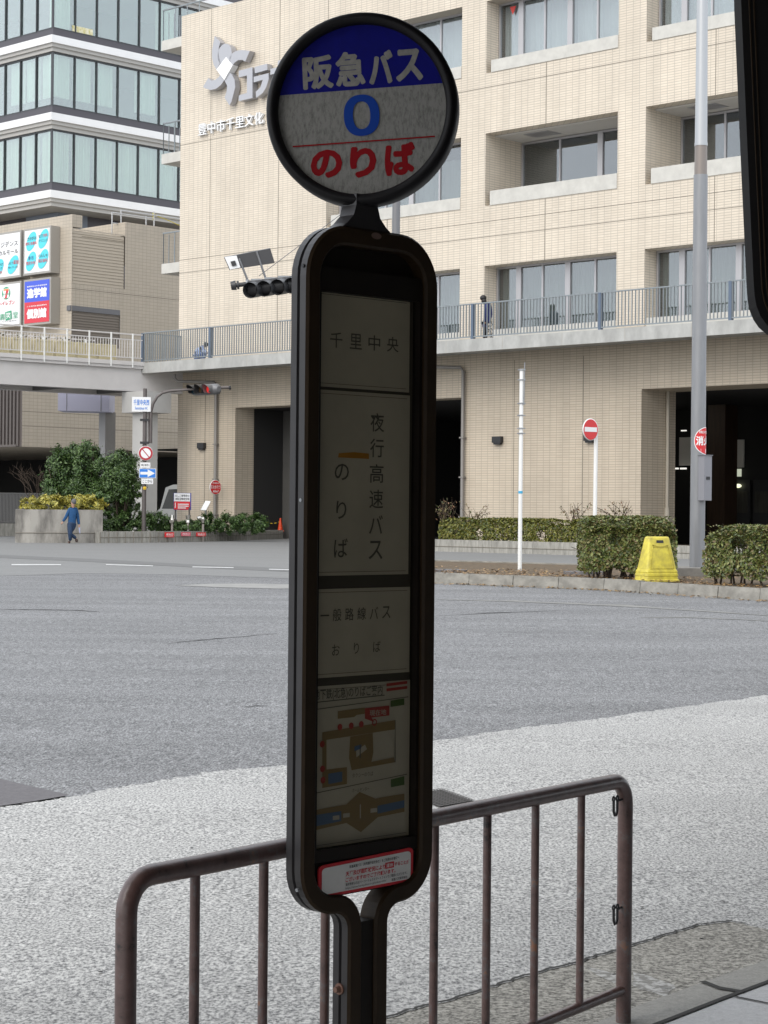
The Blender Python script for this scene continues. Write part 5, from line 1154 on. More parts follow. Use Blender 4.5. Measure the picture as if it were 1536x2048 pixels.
for i in range(1, 16):
    o = T0.o.copy(); COL.objects.link(o); o.location = lp(.9+i*.97, .5, zr0)
    for ch in (tb, po_): c2 = ch.copy(); COL.objects.link(c2); c2.parent = o
# scaffold rail and rope on the annexe roof
sp = lambda u, v, b=0: (lambda h: xy(AX-.6, h.y, h.z))(ha(u, v, AX-.6))
sc = WThing('scaffold_guard', 'thin steel pipe guard rail with a yellow rope on the annexe roof', 'guard rail', sp(224, 470))
q = MB()
for P in (((224, 470), (224, 424)), ((242, 472), (242, 419)), ((292, 450), (292, 432)), ((308, 452), (308, 423)), ((224, 425), (308, 437)), ((224, 446), (242, 448)), ((242, 421), (362, 438))): q.tube([sp(*P[0]), sp(*P[1])], .03, 6)
q.build('pipe', mat('scaffold', (.5, .5, .5), .4, metal=.5), sc)
q = MB(); q.tube([sp(306, 440), sp(306, 426), sp(316, 433), sp(330, 438), sp(362, 452)], .02, 6); q.build('rope', mat('rope_yellow', (.55, .45, .05), .7), sc)

# ---------------------------------------------------------------- first traffic signal pole and the signs on it
SY = 72.0; s_p = lambda u, v, dy=0: atY(u, v, SY+dy); sb = s_p(288, 1000)
cp = lambda x, y: (250+x/6.678, 740+y/6.678)
sig = WThing('traffic_signal', 'grey signal pole with a curved arm carrying a signal lit red', 'traffic signal', (sb.x, SY, gz(SY)))
mat('pole_brown', (.115, .10, .095), .5, metal=.2)
q = MB(); q.cyl((sb.x, SY, gz(SY)), (sb.x, SY, s_p(290, 777).z), .082, .07, 14); q.build('pole', MATS['pole_brown'], sig)
q = MB(); q.tube([s_p(*cp(345, 980)), s_p(*cp(348, 560)), s_p(*cp(375, 450)), s_p(*cp(430, 360)), s_p(*cp(500, 305)), s_p(*cp(600, 280)), s_p(*cp(840, 262)), s_p(*cp(1200, 240)), s_p(*cp(1400, 232))], [.05]*6+[.045, .05, .06], 12); q.build('arm', MATS['pole_brown'], sig)
q = MB(); q.tube([s_p(*cp(320, 980)), s_p(*cp(318, 560))], .03, 8); q.build('conduit', MATS['pole_brown'], sig)
for v in (840, 885.5): q = MB(); p = s_p(289, v); q.box((p.x-.15, SY-.12, p.z-.04), (p.x+.15, SY+.12, p.z+.04)); q.build('clamp', MATS['black_metal'], sig)
hA, hB = s_p(*cp(880, 262), -.15), s_p(*cp(1270, 262), -.15)
dirA = Vector((.83, -.55, 0)); 
hd = MB(); hc = s_p(*cp(1080, 262), -.1); hx = Vector((.72, -.69, 0)).normalized(); hn = Vector((-.69, -.72, 0)).normalized()
hL = .72
hd.tube([hc-hx*hL, hc-hx*(hL-.1), hc+hx*(hL-.1), hc+hx*hL], [.10, .20, .20, .10], 14); ho = hd.build('signal_head', MATS['signal_grey'], sig)
mat('lens_blue', (.02, .05, .07), .15); mat('lens_amber', (.06, .035, .015), .15); mat('lens_red', (.5, .02, .02), .3, emit=(1, .04, .03, .30))
for i, mm in enumerate(('lens_blue', 'lens_amber', 'lens_red')):
    c = hc + hx*(-.42+.42*i) + hn*.16
    q = MB(); vs = []; K_ = 14
    for k in range(K_+1):
        a = R(-55+290*k/K_); e = hx*math.cos(a)*.17 + Vector((0, 0, 1))*math.sin(a)*.17
        vs += [c+e, c+e+hn*(.20+.16*max(0, math.sin(a)))]
    q.add(vs, [(2*k, 2*k+2, 2*k+3, 2*k+1) for k in range(K_)], True); q.build('visor', MATS['signal_dark'] if i < 2 else MATS['signal_grey'], (sig, ho))
    q = MB(); q.disc(c+hn*.05, hx, Vector((0, 0, 1)), .15, 20); q.build('lens', MATS[mm], (sig, ho))
q = MB(); q.tube([s_p(*cp(1390, 240)), s_p(*cp(1415, 236))], [.09, .07], 10); q.build('arm_cap', MATS['black_metal'], sig)
def plate(name, label, cat, u0, u1, v0, v1, yaw_, face, group=None, Y=SY-.14, edge=.012):
    c = atY((u0+u1)/2, (v0+v1)/2, Y); W = (u1-u0)/FPX*Y/math.cos(R(yaw_)); Hh = (v1-v0)/FPX*Y
    T = WThing(name, label, cat, (c.x, c.y, c.z-Hh/2), group); c, x, z_, n_ = flat_sign(None, c, yaw_); k = [0]
    def put(kind, mm, nm, **kw):
        k[0] += 1; q = MB(); o_ = c + n_*(.002+.0035*k[0]) + x*kw.get('s', 0)*W + z_*kw.get('t', 0)*Hh
        if kind == 'box': q.prism([c+x*a*W/2+z_*b*Hh/2 - n_*.02 for a, b in ((-1, -1), (1, -1), (1, 1), (-1, 1))], n_*.02)
        if kind == 'round': q.lathe([(0, -.02), (W/2, -.02), (W/2, 0), (0, 0)], c, x, z_, n_, 36)
        if kind == 'disc': q.disc(o_, x, z_, kw['r']*W/2, 36, kw['r']*W/2)
        if kind == 'ring': q.lathe([(kw['r0']*W/2, 0), (kw['r']*W/2, 0)], o_, x, z_, n_, 36)
        if kind == 'poly': q.poly([o_ + x*a*W/2 + z_*b*Hh/2 for a, b in kw['pts']])
        if kind == 'text': q.text(kw['body'], o_, x, z_, kw['w']*W, kw['h']*Hh, bold=kw.get('bold', .01), nd=n_)
        q.build(nm, mm, T)
    face(put); return T
def f_name(put):
    put('box', traffic_white, 'sign_plate'); put('text', traffic_blue, 'lettering', body="千里中央西", w=.84, h=.40, t=.13, bold=.012); put('text', traffic_blue, 'lettering', body="Senrichuo W.", w=.68, h=.19, t=-.27)
plate('junction_name_sign', 'white plate with blue place name lettering near the top of the signal pole', 'road sign', 264.5, 301, 794, 823, 12, f_name)
def f_np(put):
    put('round', traffic_white, 'sign_plate'); put('disc', mat('sign_dull_red', (.42, .03, .04), .4), 'sign_ring', r=.95); put('disc', traffic_white, 'sign_face', r=.68)
    put('poly', MATS['sign_dull_red'], 'slash', pts=((-.55, .50), (-.45, .56), (.55, -.50), (.45, -.56)))
plate('no_parking_sign', 'round white sign with a red ring and slash on the signal pole', 'road sign', 277, 306, 890, 923, 8, f_np)
def f_t1(put): put('box', traffic_white, 'sign_plate'); put('text', ink, 'lettering', body="車両(二輪を除く)", w=.84, h=.5, bold=.01)
plate('supplement_plate', 'small white plate with black lettering just above the blue arrow sign', 'road sign', 281, 300.5, 925, 935.5, 8, f_t1, 'supplementary plates on the signal pole')
def f_ar(put):
    put('box', traffic_white, 'sign_plate'); put('poly', traffic_blue, 'sign_face', pts=((-.94, -.9), (.94, -.9), (.94, .9), (-.94, .9))); put('poly', traffic_white, 'arrow', pts=((-.85, -.28), (.02, -.28), (.02, -.8), (.88, 0), (.02, .8), (.02, .28), (-.85, .28)))
plate('one_way_sign', 'blue one way sign with a white arrow pointing right on the signal pole', 'road sign', 278.5, 311.5, 937, 956, 8, f_ar)
def f_t2(put): put('box', traffic_white, 'sign_plate'); put('text', ink, 'lettering', body="ここから", w=.82, h=.6, bold=.01)
plate('supplement_plate', 'small white plate with black lettering just below the blue arrow sign', 'road sign', 283, 306, 957, 968, 8, f_t2, 'supplementary plates on the signal pole')
p = s_p(289.5, 976, -.09); q = MB(); q.sphere(p, (.07, .03, .06)); q.box((p.x-.05, p.y-.02, p.z-.06), (p.x+.04, p.y+.01, p.z)); tag(recentre(q.build('ribbon_tag', mat('ribbon', (.62, .40, .02), .6))), 'crumpled yellow ribbon tied low on the signal pole', 'ribbon')

# ---------------------------------------------------------------- planters and small things in front of the hall
mat('wall_concrete', (.37, .35, .315), .85, noise=.55, scale=1.6, dark=(.15, .14, .125), bump=.1, stretch=(1.5, 1.5, .55), detail=9, lo=.36, hi=.62)
mat('block_wall', (.40, .385, .345), .85, noise=.45, scale=3.5, bump=.15, stretch=(3, 3, .6))
wallp = [gnd(24, 1085.5), gnd(120, 1085.5), gnd(205, 1085.5)]
WH = atY(110, 1019, gnd(110, 1085).y).z - gz(gnd(110, 1085).y)
def wall_strip(name, label, pts, h, thick, m_, cat='wall', curve=None, cap=None):
    P = pts; c = P[0]
    T = WThing(name, label, cat, gl(c, 0)); q = MB()
    off = []
    for i, p in enumerate(P):
        a = P[max(0, i-1)]; b = P[min(len(P)-1, i+1)]; t = (b-a).normalized(); n_ = Vector((-t.y, t.x, 0)); off.append(p+n_*thick)
    hh = h if isinstance(h, list) else [h]*len(P)
    vs = []
    for p, o_, h_1 in zip(P, off, hh): vs += [gl(p, -.1), gl(o_, -.1), gl(o_, h_1), gl(p, h_1)]
    n = len(P); fs = []
    for i in range(n-1):
        for k in range(4): fs.append((i*4+k, (i+1)*4+k, (i+1)*4+(k+1) % 4, i*4+(k+1) % 4))
    fs += [(3, 2, 1, 0), ((n-1)*4, (n-1)*4+1, (n-1)*4+2, (n-1)*4+3)]
    q.add(vs, [f[::-1] for f in fs]); q.build('face', m_, T)
    return T, P, off
ret_pts = [gnd(24, 1085.5)+Vector((1.0, 6, 0)), gnd(24, 1085.5)+Vector((.05, 1.2, 0)), gnd(24, 1085.5)+Vector((.05, .3, 0)), gnd(30, 1085.6), gnd(60, 1085.8), gnd(120, 1086), gnd(170, 1086), gnd(205, 1086)]
rt, _, _ = wall_strip('retaining_wall', 'stained concrete planter wall behind the walking man', ret_pts, WH, .25, MATS['wall_concrete'])
q = MB(); pp = [gl(p+Vector((0, -.004, 0)), WH*.30) for p in ret_pts[3:]]; q.tube(pp, .016, 6); q.build('groove', MATS['tile_joint'], rt)
ep = gnd(205, 1086); q = MB(); q.hexa([gl(ep+Vector((x, y, 0)), z) for z in (-.1, WH*.98) for x, y in ((-.3, .02), (-.05, .02), (-.45, 3), (-.7, 3))]); q.build('return_wall', MATS['wall_concrete'], rt)
low_pts = [gnd(200, 1086.5), gnd(300, 1085.5), gnd(400, 1083.5), gnd(500, 1080.5), gnd(566, 1078)]
LH = [atY(u, v, gnd(u, w_).y).z - gz(gnd(u, w_).y) for u, v, w_ in ((200, 1063, 1086.5), (300, 1063, 1085.5), (400, 1062.5, 1083.5), (500, 1061.5, 1080.5), (566, 1060, 1078))]
lw, lp_, _ = wall_strip('low_planter_wall', 'low ribbed concrete planter wall with three red plates', low_pts, LH, .3, MATS['block_wall'])
q = MB()
for i in range(4):
    a, b = lp_[i], lp_[i+1]
    for k in range(30):
        if i < 2 and k % 5: continue
        p = a.lerp(b, k/30); n_ = Vector((.55, -.83, 0))*.006; q.box((p.x-.012+n_.x, p.y-.01+n_.y, gz(p.y)), (p.x+.012+n_.x, p.y+.02, gz(p.y)+LH[i]-.03))
q.build('rib_groove', MATS['tile_joint'], lw)
q = MB(); q.tube([gl(p+Vector((.003, -.006, 0)), .2) for p in lp_], .012, 6); q.build('course_line', MATS['tile_joint'], lw)
# three fire brigade inlets and the red plates below them
def inlet(u, vt, vb, lab, kind):
    Y = gnd(u, 1084).y + .55; p = atY(u, vb, Y); k = Y/FPX; T = WThing('fire_inlet', lab, 'hydrant', (p.x, p.y, gz(Y)), 'fire brigade inlets in the low hedge'); z = lambda v: atY(u, v, Y).z
    q = MB(); q.cyl((p.x, Y, gz(Y)), (p.x, Y, z(vt+14)), .05, .05, 12); q.build('stand_pipe', mat('pipe_dull', (.36, .32, .29), .4, metal=.6), T)
    q = MB()
    if kind == 0: q.sphere((p.x, Y, z(vt+11)), (.10, .10, .12)); q.cyl((p.x, Y, z(vt+8)), (p.x, Y, z(vt)), .07, .06, 12); q.cyl((p.x-.02, Y, z(vt+11)), (p.x-.02, Y-.16, z(vt+13)), .06, .07, 12)
    if kind == 1: q.cyl((p.x, Y, z(vt+15)), (p.x, Y, z(vt+10)), .10, .09, 12); q.cyl((p.x, Y, z(vt+9)), (p.x, Y, z(vt)), .075, .10, 12)
    if kind == 2: q.tube([(p.x, Y, z(vt+12)), (p.x-.02, Y, z(vt+5)), (p.x-.12, Y-.05, z(vt+1)), (p.x-.2, Y-.08, z(vt+3))], [.06, .08, .08, .07], 12); q.sphere((p.x, Y, z(vt+4)), .09)
    q.build('coupling', mat('chrome', (.62, .60, .56), .2, metal=.9), T)
inlet(344, 1030, 1062, 'chrome fire inlet with a ball shaped coupling, near the white and red notice board', 0); inlet(376, 1030, 1062, 'chrome fire inlet with a stacked brass cap, middle of the three', 1); inlet(406, 1034, 1062, 'chrome fire inlet with a hooked spout below the white info stand', 2)
def red_plate(u0, u1, v0, v1, lab, body, mm):
    um = (u0+u1)/2; Y = gnd(um, 1085.5-2*(um-300)/100*1.0).y - .22
    def f(put):
        put('box', mm, 'plate'); put('text', traffic_white, 'lettering', body=body, w=.75, h=.36, t=.1, bold=.02); put('poly', traffic_white, 'text_line', pts=((-.75, -.55), (.75, -.55), (.75, -.4), (-.75, -.4)))
    plate('hydrant_plate', lab, 'sign', u0, u1, v0, v1, 38, f, 'red plates on the low wall', Y)
red_plate(330.5, 347.5, 1064.5, 1074.5, 'red plate on the low wall below the ball shaped inlet', "送水口", traffic_red); red_plate(363.5, 380.5, 1064.5, 1072, 'pinkish red plate on the low wall, middle of three', "採水口", mat('faded_red', (.62, .10, .14), .5)); red_plate(393.5, 411, 1065, 1072.5, 'red plate on the low wall below the hooked inlet spout', "採水口", traffic_red)
# notice board for the fire brigade space
NY = gnd(365, 1084).y + 1.2
def f_nb(put):
    put('box', mat('board_blue', (.06, .06, .28), .4), 'frame'); put('poly', traffic_white, 'upper_panel', pts=((-.97, .02), (.86, .02), (.86, .96), (-.97, .96))); put('poly', traffic_red, 'lower_panel', pts=((-.97, -.95), (.86, -.95), (.86, .0), (-.97, .0)))
    put('text', ink, 'lettering', body="はしご車等用の", w=.80, h=.15, t=.34, s=-.02); put('text', ink, 'lettering', body="消防活動用空地", w=.80, h=.15, t=.15, s=-.02)
    for t in (-.16, -.27, -.38): put('poly', traffic_white, 'text_line', pts=((-.55, t*2-.05), (.7 if t > -.3 else .4, t*2-.05), (.7 if t > -.3 else .4, t*2+.05), (-.55, t*2+.05)))
    put('poly', traffic_white, 'text_line', pts=((-.88, -.75), (-.8, -.75), (-.8, -.15), (-.88, -.15)))
nbT = plate('notice_board', 'white and red notice board in a blue frame above the low hedge', 'notice board', 348, 382, 986, 1020, 14, f_nb, None, NY)
q = MB()
for u in (351, 378.5): p = atY(u, 1020, NY+.05); q.cyl((p.x, p.y, gz(p.y)), (p.x, p.y, p.z+.1), .03, .03, 8)
q.build('post', MATS['pole_brown'], nbT)
IY = gnd(410, 1084).y + 1.6; P = [atY(401, 1020, IY), atY(412, 1020.5, IY), atY(421.5, 1002.5, IY+.2), atY(411, 1001.5, IY+.2)]
inf = WThing('information_stand', 'tilted white information panel on a stand in the low hedge', 'information stand', gl(P[0], 0)); q = MB(); q.prism(P, (0, .04, -.02)); q.build('panel', MATS['white_paint'], inf)
q = MB(); c = (P[0]+P[2])/2; q.cyl((c.x, c.y+.1, gz(c.y)), (c.x, c.y+.1, c.z), .035, .035, 8); q.build('post', MATS['grey_metal'], inf)
def f_ws(put):
    put('round', traffic_white, 'sign_plate'); put('disc', traffic_red, 'sign_face', r=.94); put('text', traffic_white, 'lettering', body="防火水そう", w=.86, h=.22, t=.02, bold=.02); put('text', traffic_white, 'lettering', body="40m³", w=.5, h=.14, t=-.23, bold=.02); put('text', traffic_white, 'lettering', body="消防指定水利", w=.6, h=.09, t=.24, bold=.015)
wsY = hb(431, 970, BF-.45); wsY = xy(wsY.x, wsY.y).y
plate('water_tank_sign', 'round red sign with white lettering fixed to the left downpipe', 'sign', 420.5, 441.5, 957, 992, 44, f_ws, None, wsY)
# bollard, cone and hanging chain at the passage
by_ = gnd(529, 1078).y+.8; p = gl(atY(528.5, 1060, by_), 0); bo = WThing('steel_bollard', 'slim grey steel bollard at the dark passage mouth', 'bollard', p)
q = MB(); q.cyl(p, (p.x, p.y, atY(528, 1018, by_).z), .055, .055, 14); q.build('post', MATS['grey_metal'], bo); q = MB(); q.cyl((p.x, p.y, atY(528, 1018, by_).z), (p.x, p.y, atY(528, 1010, by_).z), .05, .045, 14); q.build('cap', MATS['alu_dark'], bo)
cy_ = gnd(561, 1078).y+.7; c = atY(560.5, 1060, cy_); cone = WThing('traffic_cone', 'orange traffic cone standing on the end of the low ribbed wall', 'traffic cone', (c.x, c.y, atY(560, 1062, cy_).z))
q = MB(); zt_ = atY(560, 1036, cy_).z; zb2 = atY(560, 1061, cy_).z; q.cyl((c.x, c.y, zb2), (c.x, c.y, zt_), .11, .03, 18); q.build('body', mat('cone_orange', (.75, .07, .015), .45), cone); q = MB(); q.box((c.x-.15, c.y-.15, zb2-.03), (c.x+.15, c.y+.15, zb2)); q.build('foot', MATS['cone_orange'], cone)
q = MB(); a = Vector((p.x, p.y, atY(528, 1043, by_).z)); b = Vector((c.x, c.y, atY(560, 1043, cy_).z)); pts = [a.lerp(b, i/8) - Vector((0, 0, .08*math.sin(math.pi*i/8))) for i in range(9)]
for i in range(8): q.cur = i % 2; q.tube([pts[i], pts[i+1]], .022, 6)
o = q.build('warning_chain', [MATS['black_metal'], mat('chain_yellow', (.65, .45, .02), .5)]); tag(recentre(o), 'black and yellow warning bar hung between the bollard and the orange cone', 'barrier')
# shop sign inside the passage
gb = hb(515, 922, BF+6); q0_ = hb(500, 905, BF+6); q1_ = hb(540, 940, BF+6)
ps = GThing('passage_sign', 'red edged white sign with blue lettering inside the dark passage', 'sign', gb.x, BF+6, q1_.z)
q = MB(); q.box((q0_.x, BF+6, q1_.z), (q1_.x, BF+6.1, q0_.z)); q.build('board', traffic_red, ps); h_ = q0_.z-q1_.z
q = MB(); q.quad((q0_.x, BF+5.995, q1_.z+h_*.2), (q1_.x, BF+5.995, q1_.z+h_*.2), (q1_.x, BF+5.995, q1_.z+h_*.8), (q0_.x, BF+5.995, q1_.z+h_*.8)); q.build('panel', traffic_white, ps)
q = MB(); q.text("進学館", ((q0_.x+q1_.x)/2, BF+5.99, q1_.z+h_*.5), (1, 0, 0), (0, 0, 1), (q1_.x-q0_.x)*.6, h_*.4, bold=.03, nd=(0, -1, 0)); q.build('lettering', traffic_blue, ps)
# planter in front of the hall on the right
pr_ = [gnd(820, 1101.5), gnd(873, 1103), gnd(1157, 1111), gnd(1400, 1119), gnd(1640, 1128)]
PH = atY(1000, 1082, gnd(1000, 1106.5).y).z - gz(gnd(1000, 1106.5).y)
pw_, _, _ = wall_strip('hall_planter', 'low concrete planter wall running along the front of the civic hall', pr_, PH, .35, MATS['block_wall'])
q = MB(); q.tube([gl(p+Vector((-.004, -.005, 0)), PH*.45) for p in pr_], .012, 6); q.build('course_line', MATS['tile_joint'], pw_)
q = MB(); q.poly([gl(p+Vector((.2, .25, 0)), PH-.08) for p in pr_] + [gl(p+Vector((2.4, 3.2, 0)), PH-.08) for p in reversed(pr_)]); o = q.build('planter_soil', MATS['soil'], pw_)
# fence at far left
FY = 79.0; fa = atY(-60, 1045, FY); fb = atY(152, 1045, FY+2.5); fz0, fz1 = atY(30, 1046, FY).z, atY(30, 985, FY).z
fen = WThing('bar_fence', 'grey vertical bar fence beside the dark underpass at the left', 'fence', (fa.x, fa.y, gz(FY)))
q = MB(); n_ = 75
for i in range(n_+1): p = fa.lerp(fb, i/n_); q.box((p.x-.018, p.y-.02, fz0), (p.x+.018, p.y+.02, fz1-.05))
q.hexa([Vector((p.x, p.y+dy, z)) for z in (fz1-.05, fz1) for p, dy in ((fa, -.03), (fb, -.03), (fb, .03), (fa, .03))]); q.hexa([Vector((p.x, p.y+dy, z)) for z in (fz0, fz0+.05) for p, dy in ((fa, -.03), (fb, -.03), (fb, .03), (fa, .03))]); q.build('panel', mat('fence_grey', (.19, .185, .18), .5, metal=.2), fen)
q = MB(); q.hexa([Vector((p.x, p.y+dy, z)) for z in (-.2, fz0-.02) for p, dy in ((fa, -.15), (fb, -.15), (fb, .15), (fa, .15))]); q.build('plinth', MATS['block_wall'], fen)
# parked van beyond the pier
VY = 88.0; v0_ = atY(312, 1045, VY); vg = gz(VY); vz = atY(340, 968, VY).z
van = Thing('parked_van', 'silver high roof van parked in the shade behind the bridge pier', 'van', (v0_.x, VY, vg), R(-6), (0, 0, 0))
hV = vz-vg; mat('van_silver', (.45, .46, .45), .35, metal=.3); mat('van_glass', (.02, .025, .025), .08); mat('tyre', (.02, .02, .02), .8)
side = [(0, .35), (-.05, .95), (.18, 1.12), (.42, hV-.16), (.75, hV-.03), (1.3, hV), (4.2, hV), (4.5, hV-.25), (4.55, .35)]
q = MB(); q.prism([(x, 0, z) for x, z in side], (0, 1.7, 0)); q.build('body', MATS['van_silver'], van)
q = MB(); q.poly([(x, -.006, z) for x, z in ((.26, 1.12), (.95, 1.12), (.95, hV-.22), (.56, hV-.24))]); q.poly([(x, -.006, z) for x, z in ((1.25, 1.12), (2.6, 1.12), (2.6, hV-.22), (1.25, hV-.22))]); q.build('side_window', MATS['van_glass'], van)
for x in (.85, 3.6): q = MB(); q.cyl((x, -.02, .33), (x, .22, .33), .33, .33, 24); q.build('wheel', MATS['tyre'], van)
# ---------------------------------------------------------------- plants
leaf_mat('hedge_leaf', [(.030, .044, .011), (.075, .105, .020), (.125, .155, .032), (.14, .095, .04), (.23, .26, .07)])
leaf_mat('hedge_leaf_red', [(.020, .024, .010), (.050, .050, .018), (.085, .065, .030), (.13, .06, .035), (.12, .12, .045)])
leaf_mat('planter_hedge_leaf', [(.034, .048, .010), (.085, .105, .016), (.15, .155, .024), (.20, .19, .03), (.08, .06, .025)])
leaf_mat('dark_leaf', [(.014, .034, .010), (.038, .080, .018), (.065, .125, .028), (.11, .175, .05), (.045, .080, .024)], .4)
leaf_mat('gold_leaf', [(.16, .15, .02), (.32, .28, .035), (.46, .40, .06), (.55, .50, .14), (.10, .13, .03)])
leaf_mat('tuft_leaf', [(.05, .065, .015), (.12, .10, .03), (.20, .10, .06), (.10, .12, .03)])
mat('stem', (.075, .052, .036), .85, noise=.3, scale=20); mat('stem_green', (.08, .075, .03), .8)
rnd = random.Random(11)
def noise3(p, s, seed): 
    return (math.sin(p[0]*s*1.7+seed)+math.sin(p[1]*s*2.3+seed*1.3+p[2]*s)+math.sin(p[2]*s*2.9+seed*.7+p[0]*s*1.1))/3
def hedge(name, label, P0, P1, depth, z0, zlow, z1, n, size, lm, stems, seed, group=None, fray=.10):
    """clipped hedge: dense leaf skin on top and sides, bare stems below. P0,P1 front foot points"""
    r = random.Random(seed); c = (P0+P1)/2; T = WThing(name, label, 'hedge', gl(c, z0), group); t = (P1-P0); Lh = t.length; t = t/Lh; nn = Vector((-t.y, t.x, 0)); nn = nn if nn.y > 0 else -nn
    H_ = z1-zlow; pts = []
    while len(pts) < n:
        s, d, h = r.random(), r.random(), r.random()
        m_ = r.random()
        if m_ < .42: h = 1-abs(r.gauss(0, .05)); 
        elif m_ < .78: d = abs(r.gauss(0, .09))
        elif m_ < .88: s = abs(r.gauss(0, .03)) if r.random() < .5 else 1-abs(r.gauss(0, .03))
        x = s*Lh; y = d*depth; z = zlow + h*H_
        if min(d, 1-d) < .0 or d > 1 or not 0 <= s <= 1: continue
        e = min(x, Lh-x)/.5; f = min(y, depth-y)/.35
        cap = 1 - .14*max(0, 1-e)**2 - .16*max(0, 1-f)**2 + fray*noise3((x, y, 0), 1.9, seed)
        low_ = .10*noise3((x, y, 1), 2.7, seed+3) + .03
        if r.random() < .012: h = cap*r.uniform(.98, 1.13); 
        elif h > cap or h < low_*(1 if m_ >= .42 else 0): continue
        bul = noise3((x, z, 0), 2.6, seed+5)*.10
        if h < .30 and r.random() > .40+h*2.0: continue
        if noise3((x*1.5, z*1.5, y), 3.1, seed+9) < -.55: continue
        p = P0 + t*x + nn*(y + bul); p = Vector((p.x, p.y, gz(p.y)+z0+z))
        nr = Vector((0, 0, 1)) if h > .88*cap else (-nn if d < .4 else Vector((r.gauss(0, 1), r.gauss(0, 1), .4)))
        pts.append((p, nr))
    q = MB(); leaves(q, pts, size, .3, .55, .65, r); q.build('foliage', lm, T)
    st = MB()
    for i in range(stems):
        x, y = r.uniform(.15, Lh-.15), r.uniform(.15, depth-.1); b = P0+t*x+nn*y; b = Vector((b.x, b.y, gz(b.y)+z0)); top = b + Vector((r.gauss(0, .18), r.gauss(0, .12), zlow+H_*r.uniform(.35, .8))); mid = b.lerp(top, .5)+Vector((r.gauss(0, .05), r.gauss(0, .05), 0)); st.tube([b-Vector((0, 0, .03)), mid, top], [.022, .016, .008], 5)
        if r.random() < .7: st.tube([mid, mid+Vector((r.gauss(0, .25), r.gauss(0, .2), r.uniform(.2, .5)))], [.012, .005], 4)
    if stems: st.build('stem', MATS['stem'], T)
    return T
h1a, h1b = gnd(1163, 1158, KH), gnd(1372, 1160, KH); hz = atY(1270, 1030, (h1a.y+h1b.y)/2).z - gz(h1a.y) - KH
hedge('clipped_hedge', 'bushy clipped hedge behind the yellow barricade with bare stems below', h1a+Vector((.1, .5, 0)), h1b+Vector((-.1, .5, 0)), 1.5, KH-.03, .12, hz, 24000, .060, MATS['hedge_leaf'], 34, 3, 'clipped hedges on the island')
h2a, h2b = gnd(1392, 1166, KH), gnd(1640, 1178, KH); hz2 = atY(1480, 1047, h2a.y+.6).z - gz(h2a.y) - KH
hedge('clipped_hedge', 'bushy clipped hedge running out of the frame beside the grey lamp post', h2a+Vector((.1, .25, 0)), h2b+Vector((0, .25, 0)), 1.4, KH-.03, .12, hz2, 22000, .058, MATS['hedge_leaf'], 30, 8, 'clipped hedges on the island')
# two reddish upright tufts behind the trimmed hedge
pa_, pb_ = gnd(858, 1102, 0)+Vector((.3, .35, 0)), gnd(1190, 1112)+Vector((.3, .35, 0)); ph = atY(1000, 1036, pa_.y).z - gz(pa_.y)
hedge('planter_hedge', 'low yellow green hedge growing in the planter along the hall', pa_, pb_, 1.3, PH-.1, .0, ph-PH+.1, 20000, .080, MATS['planter_hedge_leaf'], 0, 21, None, .14)
def tuft(u, vt, vb, Y, spread, n, lab, group):
    b = atY(u, vb, Y); T = WThing('wild_shrub', lab, 'shrub', (b.x, b.y, b.z-.3), group); top = atY(u, vt, Y).z; q = MB(); lv_ = []
    for i in range(n):
        s0 = Vector((b.x+rnd.gauss(0, spread*.3), Y+rnd.gauss(0, .2), b.z-.25)); e = Vector((b.x+rnd.gauss(0, spread), Y+rnd.gauss(0, .3), b.z+(top-b.z)*rnd.uniform(.45, 1.0))); mid = s0.lerp(e, .6)+Vector((rnd.gauss(0, .05), 0, .06)); q.tube([s0, mid, e], [.010, .008, .004], 4)
        for k in range(9): f = .25+.75*rnd.random(); lv_.append((s0.lerp(e, f)+Vector((rnd.gauss(0, .04), rnd.gauss(0, .04), rnd.gauss(0, .04))), (rnd.gauss(0, 1), -.6, .5)))
    q.build('stem', MATS['stem'], T); q = MB(); leaves(q, lv_, .085, .4, .45, .5, rnd); q.build('foliage', MATS['tuft_leaf'], T)
ty_ = pa_.y + 1.5
tuft(890, 985, 1040, ty_, .35, 20, 'thin wild shrub at the board end of the planter hedge, the tallest', 'wild shrubs behind the planter hedge'); tuft(948, 1008, 1040, ty_, .5, 16, 'thin wild shrub with spreading shoots between the white pole and the bus stop', 'wild shrubs behind the planter hedge')
tuft(1150, 1000, 1036, ty_-1, .4, 14, 'thin reddish wild shrub just left of the no entry pole', 'wild shrubs behind the planter hedge'); tuft(1240, 1000, 1032, ty_-1.5, .5, 16, 'thin reddish wild shrub to the right of the no entry pole', 'wild shrubs behind the planter hedge')
